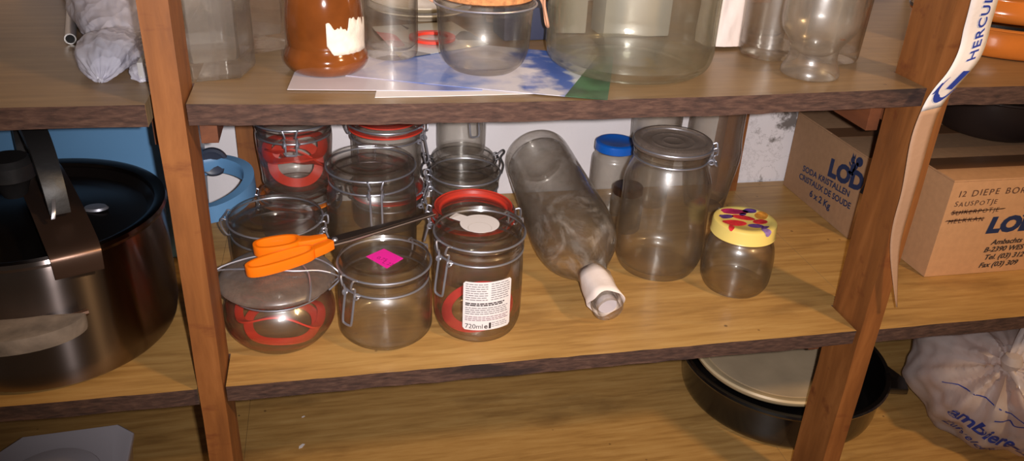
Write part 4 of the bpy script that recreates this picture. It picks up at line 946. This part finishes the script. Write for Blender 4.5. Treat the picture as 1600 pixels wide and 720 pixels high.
def tumbler(label, x, y, R, h, z=None, m='glass', flare=1.05, name='drinking_glass', cat='glass', group=None, thick=0.010, lift=0.0004):
    z = up(x) + lift if z is None else z
    pr = sm2([(R * 0.90, 0), (R * 0.97, 0.003), (R, 0.014), (R * (1 + flare) / 2, h * 0.6), (R * flare, h)], 4)
    inner = [(max(0.001, r - 0.0022), z_) for r, z_ in pr if z_ > thick][::-1]
    o = MB().lathe([(0, 0.001)] + pr + inner + [(R * 0.8, thick), (0, thick * 0.9)], 56).obj(name, M[m]); o.location = (x, y, z)
    return props(o, label, cat, group)
tumbler('straight clear glass jar right behind the brown jar', 0.206, 0.168, 0.0305, 0.11, lift=0.0032, flare=1.0, name='straight_glass_jar', cat='jar', m='glass')
# cork-lidded jar
t = thing('cork_lidded_jar', 'round-bottomed glass jar with a flat cork lid and wire clasp, standing on the pictures', 'jar', (0.305, 0.115, up(0.305) + 0.0026)); t.scale = (1, 1, 0.90)
outer = sm2([(0.033, 0.0), (0.037, 0.0015), (0.046, 0.012), (0.0510, 0.030), (0.0525, 0.060), (0.0535, 0.076)], 5) + [(0.0555, 0.079), (0.0555, 0.086), (0.0535, 0.088), (0.050, 0.088)]
jar_solid(outer).obj('glass_body', M['glass_clean'], t)
MB().lathe([(0, 0.0985), (0.051, 0.0985), (0.053, 0.097), (0.053, 0.090), (0.051, 0.0885), (0, 0.0885)], 56).obj('cork_lid', M['cork'], t)
MB().tube(circle(0.0570, 0.0825), 0.0012, closed=True).obj('neck_wire', M['wire'], t)
MB().tube(sm([(0.056, -0.006, 0.094), (0.064, -0.008, 0.094), (0.066, -0.006, 0.078), (0.070, -0.010, 0.058), (0.072, -0.004, 0.052), (0.071, 0.003, 0.056), (0.067, 0.004, 0.078), (0.058, 0.004, 0.092)]), 0.0016).obj('clasp', M['twine'], t)
MB().tube(sm([(-0.056, 0.0, 0.094), (-0.063, 0.0, 0.096), (-0.062, 0.0, 0.086), (-0.057, 0.0, 0.082)]), 0.0016).obj('hinge', M['twine'], t)
# big jar
t = thing('large_storage_jar', 'biggest clear glass storage jar with thick greenish base, centre of the upper shelf', 'jar', (0.480, 0.121, up(0.48) + 0.0026))
Rg = 0.0985
outer = sm2([(0.080, 0.0), (0.086, 0.001), (0.0945, 0.008), (Rg, 0.022), (Rg, 0.045), (Rg, 0.20), (0.092, 0.218), (0.080, 0.228)], 5) + [(0.080, 0.240), (0.083, 0.242), (0.083, 0.246), (0.078, 0.246)]
inner = [(max(0.001, r - 0.0045), z) for r, z in outer if z > 0.012][::-1]
MB().lathe([(0, 0.010), (0.05, 0.008), (0.074, 0.003)] + outer + inner + [(0.082, 0.011), (0.05, 0.017), (0, 0.020)], 96).obj('glass_body', M['glass_green'], t)
# wrapped parcels etc. behind the big jar
def wrapped(label, x, y, w, d_, h, mat, rz=0, name='paper_wrapped_parcel', cat='parcel', lift=0.0006, bev=0.004):
    mb = MB(); nx, nz = 8, 10
    m_ = Matrix.Rotation(rz, 4, 'Z')
    mb.box(-w / 2, w / 2, -d_ / 2, d_ / 2, 0, h)
    o = mb.obj(name, mat, None, bevel=bev); o.location = (x, y, up(x) + lift); o.rotation_euler = (0, 0, rz)
    return props(o, label, cat)
wrapped('grey-white wrapped parcel seen through the big storage jar, at its right half', 0.535, 0.272, 0.095, 0.05, 0.15, M['greypaper'], 0.05)
wrapped('narrow white parcel with its edge beside the grey-white one, seen through the big jar', 0.452, 0.300, 0.045, 0.06, 0.15, M['greypaper'], -0.06)
wrapped('navy blue carton behind the big jar at its left', 0.385, 0.262, 0.070, 0.05, 0.042, M['navybox'], 0.1, 'navy_carton', 'box')
wrapped('brown packet lying across the back of the shelf behind the big jar', 0.395, 0.345, 0.10, 0.05, 0.060, M['brownbag'], -0.05, 'brown_packet', 'packet', bev=0.012)
t = thing('white_paper_bag', 'creased whitish paper bag standing between the big jar and the beer glass', 'paper bag', (0.630, 0.198, up(0.630) + 0.0006))
def bagside(rx0, ry0, h, seed):
    def fn(a, b):
        tz = 1 - b / PI; z = h * tz
        k = 1 + 0.12 * noise.noise(Vector((cos(a) * 2 + seed, sin(a) * 2, tz * 5))) + 0.05 * noise.noise(Vector((cos(a) * 6, sin(a) * 6, tz * 14 + seed)))
        if b > PI * 0.995 or b < 0.005: k *= 0.02
        sq = (abs(cos(a)) ** 4 + abs(sin(a)) ** 4) ** -0.25
        return Vector((rx0 * cos(a) * sq * k, ry0 * sin(a) * sq * k, z))
    return blob(fn, 64, 40)
bagside(0.026, 0.022, 0.16, 1.3).obj('bag_paper', M['crumple'], t, ang=50)
t2 = wrapped('yellow price tag standing against the wrapped parcel behind the big jar', 0.575, 0.2445, 0.020, 0.0012, 0.0, M['yellow_tag']) if False else None
tg = MB().prism([(-0.012, 0.14), (0.012, 0.14), (0.010, 0.105), (0.004, 0.098), (-0.002, 0.100), (-0.008, 0.118)], 0, 0.0008, mat=Matrix(((1, 0, 0, 0), (0, 0, -1, 0), (0, 1, 0, 0), (0, 0, 0, 1)))).obj('yellow_tag', M['yellow_tag'], None, smooth=False)
tg.location = (0.566, 0.2465, up(0.566)); tg.rotation_euler = (0, 0, 0.05); props(tg, 'yellow pointed tag stuck on the grey-white parcel behind the big jar', 'tag')
letter('tag_letter', 'D', 0.014, lambda X, Y: (-0.005 + X, -0.0013, 0.108 + Y), M['ink'], tg)

# porcelain plates peeking at the back
t = thing('white_plate', 'stack-edge of a white plate at the back of the upper shelf, above the leaflet', 'plate', (0.262, 0.385, up(0.26) + 0.0006))
MB().lathe([(0, 0), (0.045, 0), (0.050, 0.004), (0.072, 0.012), (0.073, 0.014), (0.070, 0.014), (0.048, 0.007), (0, 0.005)], 64).obj('plate_body', M['porcelain'], t)
MB().lathe([(0, 0.0105), (0.045, 0.0105), (0.050, 0.014), (0.070, 0.021), (0.071, 0.023), (0.068, 0.023), (0.048, 0.016), (0, 0.014)], 64).obj('upper_plate', M['porcelain'], t)

# glasses at the right
t = thing('beer_glass', 'footed beer glass with a brown speck and narrow waist, front right of upper shelf', 'glass', (0.6865, 0.064, up(0.6865) + 0.0004))
pr = sm2([(0.0300, 0), (0.0335, 0.002), (0.0330, 0.008), (0.0285, 0.018), (0.0272, 0.028), (0.0300, 0.038), (0.0390, 0.050), (0.0435, 0.060), (0.0440, 0.075), (0.0420, 0.10), (0.0370, 0.13), (0.0345, 0.15)], 5)
inner = [(r - 0.0022, z) for r, z in pr if z > 0.030][::-1]
MB().lathe([(0, 0.001)] + pr + inner + [(0.018, 0.026), (0, 0.024)], 64).obj('glass_body', M['glass_frost'], t)
MB().lathe([(0, 0.0), (0.0026, 0.0), (0.0015, 0.0012), (0, 0.0014)], 10, cx=0, cy_=0, sx=1.6).obj('brown_speck', M['brownjar'], t, loc=(0.010, -0.0345, 0.0500))
tumbler('clear tumbler left of and behind the footed beer glass', 0.680, 0.153, 0.038, 0.13, flare=1.10, thick=0.014, m='glass')
tumbler('clear tumbler right of and behind the footed beer glass', 0.752, 0.128, 0.0335, 0.14, flare=1.12, thick=0.014, m='glass')
tumbler('slim tumbler at the paper bag, behind the left tumbler', 0.704, 0.222, 0.030, 0.13, flare=1.05, m='glass')
t = thing('cellophane_bag', 'crinkled clear cellophane bag against the right post, upper shelf', 'bag', (0.790, 0.215, H + 0.0006))
bagside(0.013, 0.036, 0.17, 4.1).obj('bag_film', M['wrap'], t, ang=40, loc=(-0.010, 0.0, 0))

# ------------------------------------------------------------------ upper right shelf: caramel dishes
t = thing('caramel_dish', 'glossy caramel-brown oval oven dish with ribbed wall, upper right shelf', 'dish', (1.060, 0.195, H + 0.0004))
pr = sm2([(0.116, 0), (0.122, 0.003), (0.127, 0.014), (0.128, 0.028), (0.130, 0.036)], 4)
MB().lathe([(0, 0)] + pr + [(0.132, 0.037), (0.132, 0.041), (0.125, 0.041), (0.120, 0.01), (0, 0.008)], 80, sy=0.92).obj('dish_body', M['caramel'], t)
MB().lathe([(0.1325, 0.0405), (0.1335, 0.0405), (0.1335, 0.0445), (0.1325, 0.0445)], 80, closed=True, sy=0.92).obj('gap_shade_ring', M['enamel'], t)  # black ring standing in for the shade between the stacked dishes
t = thing('caramel_dish', 'second glossy caramel-brown dish stacked on the lower one, upper right shelf', 'dish', (1.060, 0.195, H + 0.0452))
pr = sm2([(0.120, 0), (0.132, 0.003), (0.1375, 0.012), (0.134, 0.024), (0.131, 0.030), (0.1345, 0.036), (0.1385, 0.050), (0.136, 0.066), (0.128, 0.082)], 4)
MB().lathe([(0, 0)] + pr + [(0.131, 0.084), (0.131, 0.088), (0.123, 0.088), (0.120, 0.01), (0, 0.008)], 80, sy=0.92).obj('dish_body', M['caramel'], t)

# ------------------------------------------------------------------ bottom shelf
t = thing('enamel_roasting_pan', 'wide black enamel pan on the bottom shelf behind the right post', 'pan', (0.902, 0.290, -H + 0.0004))
MB().lathe(sm2([(0.156, 0), (0.163, 0.002), (0.170, 0.012), (0.173, 0.045), (0.175, 0.070)], 4) + [(0.181, 0.072), (0.183, 0.076), (0.181, 0.080), (0.174, 0.080), (0.170, 0.045), (0.162, 0.008), (0, 0.006)], 96).obj('pan_body', M['enamel'], t)
MB().prism([(0.130, -0.118), (0.168, -0.128), (0.180, -0.098), (0.170, -0.052)], 0.066, 0.078).obj('pouring_lip', M['enamel'], t, bevel=0.003)
t = thing('beige_plate', 'round beige stoneware lid lying upside down on the black enamel pan', 'plate', (0.877, 0.278, -H + 0.0800))
t.rotation_euler = (0.02, -0.01, 0)
MB().lathe([(0, 0.0), (0.115, 0.0), (0.136, 0.004), (0.1435, 0.012), (0.1450, 0.018), (0.1425, 0.021), (0.1330, 0.0195), (0.128, 0.016), (0, 0.015)], 96).obj('plate_body', M['beige'], t)
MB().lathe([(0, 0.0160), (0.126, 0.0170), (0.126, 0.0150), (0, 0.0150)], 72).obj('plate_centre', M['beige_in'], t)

t = thing('white_plastic_container', 'milky white plastic container with a round moulded lid, bottom left shelf', 'container', (-0.262, 0.175, -H + 0.0004))
oct_ = [(-0.072, 0.084), (0.058, 0.092), (0.083, 0.070), (0.090, -0.085), (-0.090, -0.085), (-0.098, 0.050)]
def scalep(pl, k): return [(x * k, y * k) for x, y in pl]
mb = MB(); lv = []
for z, k in ((0, 0.86), (0.004, 0.88), (0.070, 0.97), (0.0705, 1.0), (0.078, 1.0), (0.080, 0.975), (0.0775, 0.90)):
    lv.append([(x, y, z) for x, y in scalep(oct_, k)])
n = 6; vs = [p for l in lv for p in l]; fs = [tuple(range(n)), tuple((len(lv) - 1) * n + k for k in range(n))]
for i in range(len(lv) - 1):
    for k in range(n): fs.append((i * n + k, i * n + (k + 1) % n, (i + 1) * n + (k + 1) % n, (i + 1) * n + k))
mb.add(vs, fs).obj('container_body', M['milk'], t, bevel=0.0015)
MB().lathe([(0, 0.0830), (0.050, 0.0825), (0.064, 0.0800), (0.066, 0.0775), (0, 0.0775)], 64, cx=-0.010, cy_=-0.015).obj('lid', M['milk'], t)

# white carrier bag
t = thing('carrier_bag', 'knotted white plastic carrier bag with blue printing, bottom right shelf', 'bag', (1.232, 0.150, -H + 0.0004))
def bagfn(a, b):
    knot = Vector((-0.080, -0.080, 0.188)); c = Vector((0, 0, 0.10))
    d = Vector((sin(b) * cos(a), sin(b) * sin(a), cos(b)))
    rad = Vector((0.146, 0.140, 0.125))
    p = Vector((d.x * rad.x, d.y * rad.y, d.z * rad.z))
    w = (cos(b) * 0.5 + 0.5)
    q = p * 14 + Vector((3.1, 0.4, 7))
    k = 1 + 0.10 * noise.noise(q) + 0.025 * noise.noise(q * 3)
    p = p * k + c
    kd = knot - p; ax = (knot - c).normalized(); e1 = ax.cross(Vector((0, 0, 1))).normalized(); e2 = ax.cross(e1)
    an = math.atan2(kd.dot(e2), kd.dot(e1)); dd = kd.length
    g = math.exp(-dd / 0.13) * min(1, dd / 0.03)
    p += d * g * (0.017 * sin(11 * an + 2.2 * noise.noise(q * 0.5)) + 0.005 * sin(27 * an + 3 * noise.noise(q)))
    f = max(0, 1 - b / 1.25) ** 2.0
    p = p.lerp(knot, min(1, f * 1.0))
    if p.z < 0: p.z = 0.0
    return p
bag = blob(bagfn, 150, 70).obj('bag_film', M['bag_white'], t, ang=80)
blob_obj('bag_contents', M['content'], t, (0.005, 0.01, 0.085), (0.120, 0.110, 0.080), 0, 0.18, 4, 8, 0.003)
blob_obj('orange_contents', plain('orange_contents', S(224, 140, 60), 0.4), t, (-0.055, -0.105, 0.140), (0.022, 0.020, 0.020), 0, 0.1, 3, 4)
mb = MB(); mb.lathe([(0.0, 0.02), (0.012, 0.016), (0.016, 0.004), (0.010, -0.010), (0.0, -0.014)], 20, cx=-0.080, cy_=-0.080)
mb.v = [(x, y, z + 0.190) for x, y, z in mb.v]; mb.obj('knot', M['bag_white'], t)
def ear(name, p0, p1, p2, w0, w1, seed):
    vs = []; fs = []; P_ = sm([p0, p1, p2], 8)
    for i, p_ in enumerate(P_):
        w = w0 + (w1 - w0) * (i / (len(P_) - 1)) ** 0.7; tg = (P_[min(i + 1, len(P_) - 1)] - P_[max(0, i - 1)]).normalized(); sd = tg.cross(Vector((0.1, -0.7, 0.7))).normalized()
        for j in range(9):
            v = j / 8 - 0.5; vs.append(p_ + sd * v * w + Vector((0, -0.5, 0.6)) * 0.006 * sin(j * 2.1 + seed + i * 0.3))
    for i in range(len(P_) - 1):
        for j in range(8): fs.append((i * 9 + j, i * 9 + j + 1, i * 9 + 10 + j, i * 9 + 9 + j))
    o = MB().add(vs, fs).obj(name, M['bag_white'], t, ang=80); m_ = o.modifiers.new('thickness', 'SOLIDIFY'); m_.thickness = 0.0006
ear('bag_ear', (-0.080, -0.080, 0.190), (-0.060, -0.128, 0.150), (-0.050, -0.160, 0.060), 0.012, 0.055, 0)
ear('bag_ear', (-0.080, -0.080, 0.190), (-0.066, -0.077, 0.220), (-0.050, -0.070, 0.255), 0.012, 0.042, 2)
ear('bag_ear', (-0.080, -0.080, 0.190), (-0.030, -0.100, 0.195), (0.020, -0.115, 0.170), 0.012, 0.070, 4)
bm = bmesh.new(); bm.from_mesh(bag.data); bvh = BVHTree.FromBMesh(bm); bm.free()
cdir = (Vector((1.15, 0.03, -0.25)) - Vector(cam.location)).normalized()
nrm = Vector((-0.50, -0.72, 0.20)).normalized()
def onBag(org, xd, X, Y):
    yd = nrm.cross(xd).normalized(); p_ = org + xd * X + yd * Y + nrm * 0.12
    hit = bvh.ray_cast(p_, -nrm)
    return (hit[0] + nrm * 0.0012) if hit[0] else (org + xd * X + yd * Y)
xd = Vector((0.78, -0.50, -0.36)); xd = (xd - nrm * xd.dot(nrm)).normalized()
for bd, org, sz, bo, mt in (('ambiere-Lex', Vector((-0.132, -0.045, 0.076)), 0.034, 0.0010, 'blueprint'), ('Zuivelcent', Vector((-0.138, -0.058, 0.048)), 0.021, 0.0002, 'blueprint')):
    letter('printed_text', bd, sz, lambda X, Y, org=org: onBag(org, xd, X, Y), M[mt], t, bold=bo)
def stroke(pts, w, name='printed_line'):
    P_ = sm([(x, y, 0) for x, y in pts], 5); org = Vector((-0.135, -0.045, 0.088)); vs = []; fs = []
    for i, p_ in enumerate(P_):
        tg = (P_[min(i + 1, len(P_) - 1)] - P_[max(0, i - 1)]).normalized(); nn = Vector((-tg.y, tg.x, 0))
        vs += [onBag(org, xd, p_.x + nn.x * w / 2, p_.y + nn.y * w / 2), onBag(org, xd, p_.x - nn.x * w / 2, p_.y - nn.y * w / 2)]
    for i in range(len(P_) - 1): fs.append((2 * i, 2 * i + 1, 2 * i + 3, 2 * i + 2))
    MB().add(vs, fs).obj(name, M['blueprint'], t, fix=False)
stroke([(-0.03, 0.030), (0.01, 0.048), (0.06, 0.052), (0.11, 0.050), (0.16, 0.052)], 0.0018)
stroke([(0.055, 0.030), (0.075, 0.040), (0.090, 0.034), (0.098, 0.044), (0.110, 0.030)], 0.0022)
stroke([(0.100, 0.046), (0.112, 0.034), (0.124, 0.046), (0.134, 0.034)], 0.0055)

# flakes of paint dropped on the bottom shelf
for nm, (x, y, a, rz) in (('larger white paint flake on the bottom shelf, below the squat jar', (0.057, 0.266, 0.0065, 0.6)), ('tiny white paint flake on the bottom shelf, behind the larger one', (0.0585, 0.338, 0.0030, 0.2))):
    o = MB().prism([(-a, -a * 0.25), (-a * 0.2, -a * 0.5), (a, a * 0.1), (a * 0.6, a * 0.6), (-a * 0.5, a * 0.4)], 0, 0.0006).obj('paint_flake', M['white_paper'], None, smooth=False)
    o.location = (x, y, -H + 0.0003); o.rotation_euler = (0, 0, rz); props(o, nm, 'paint flake')
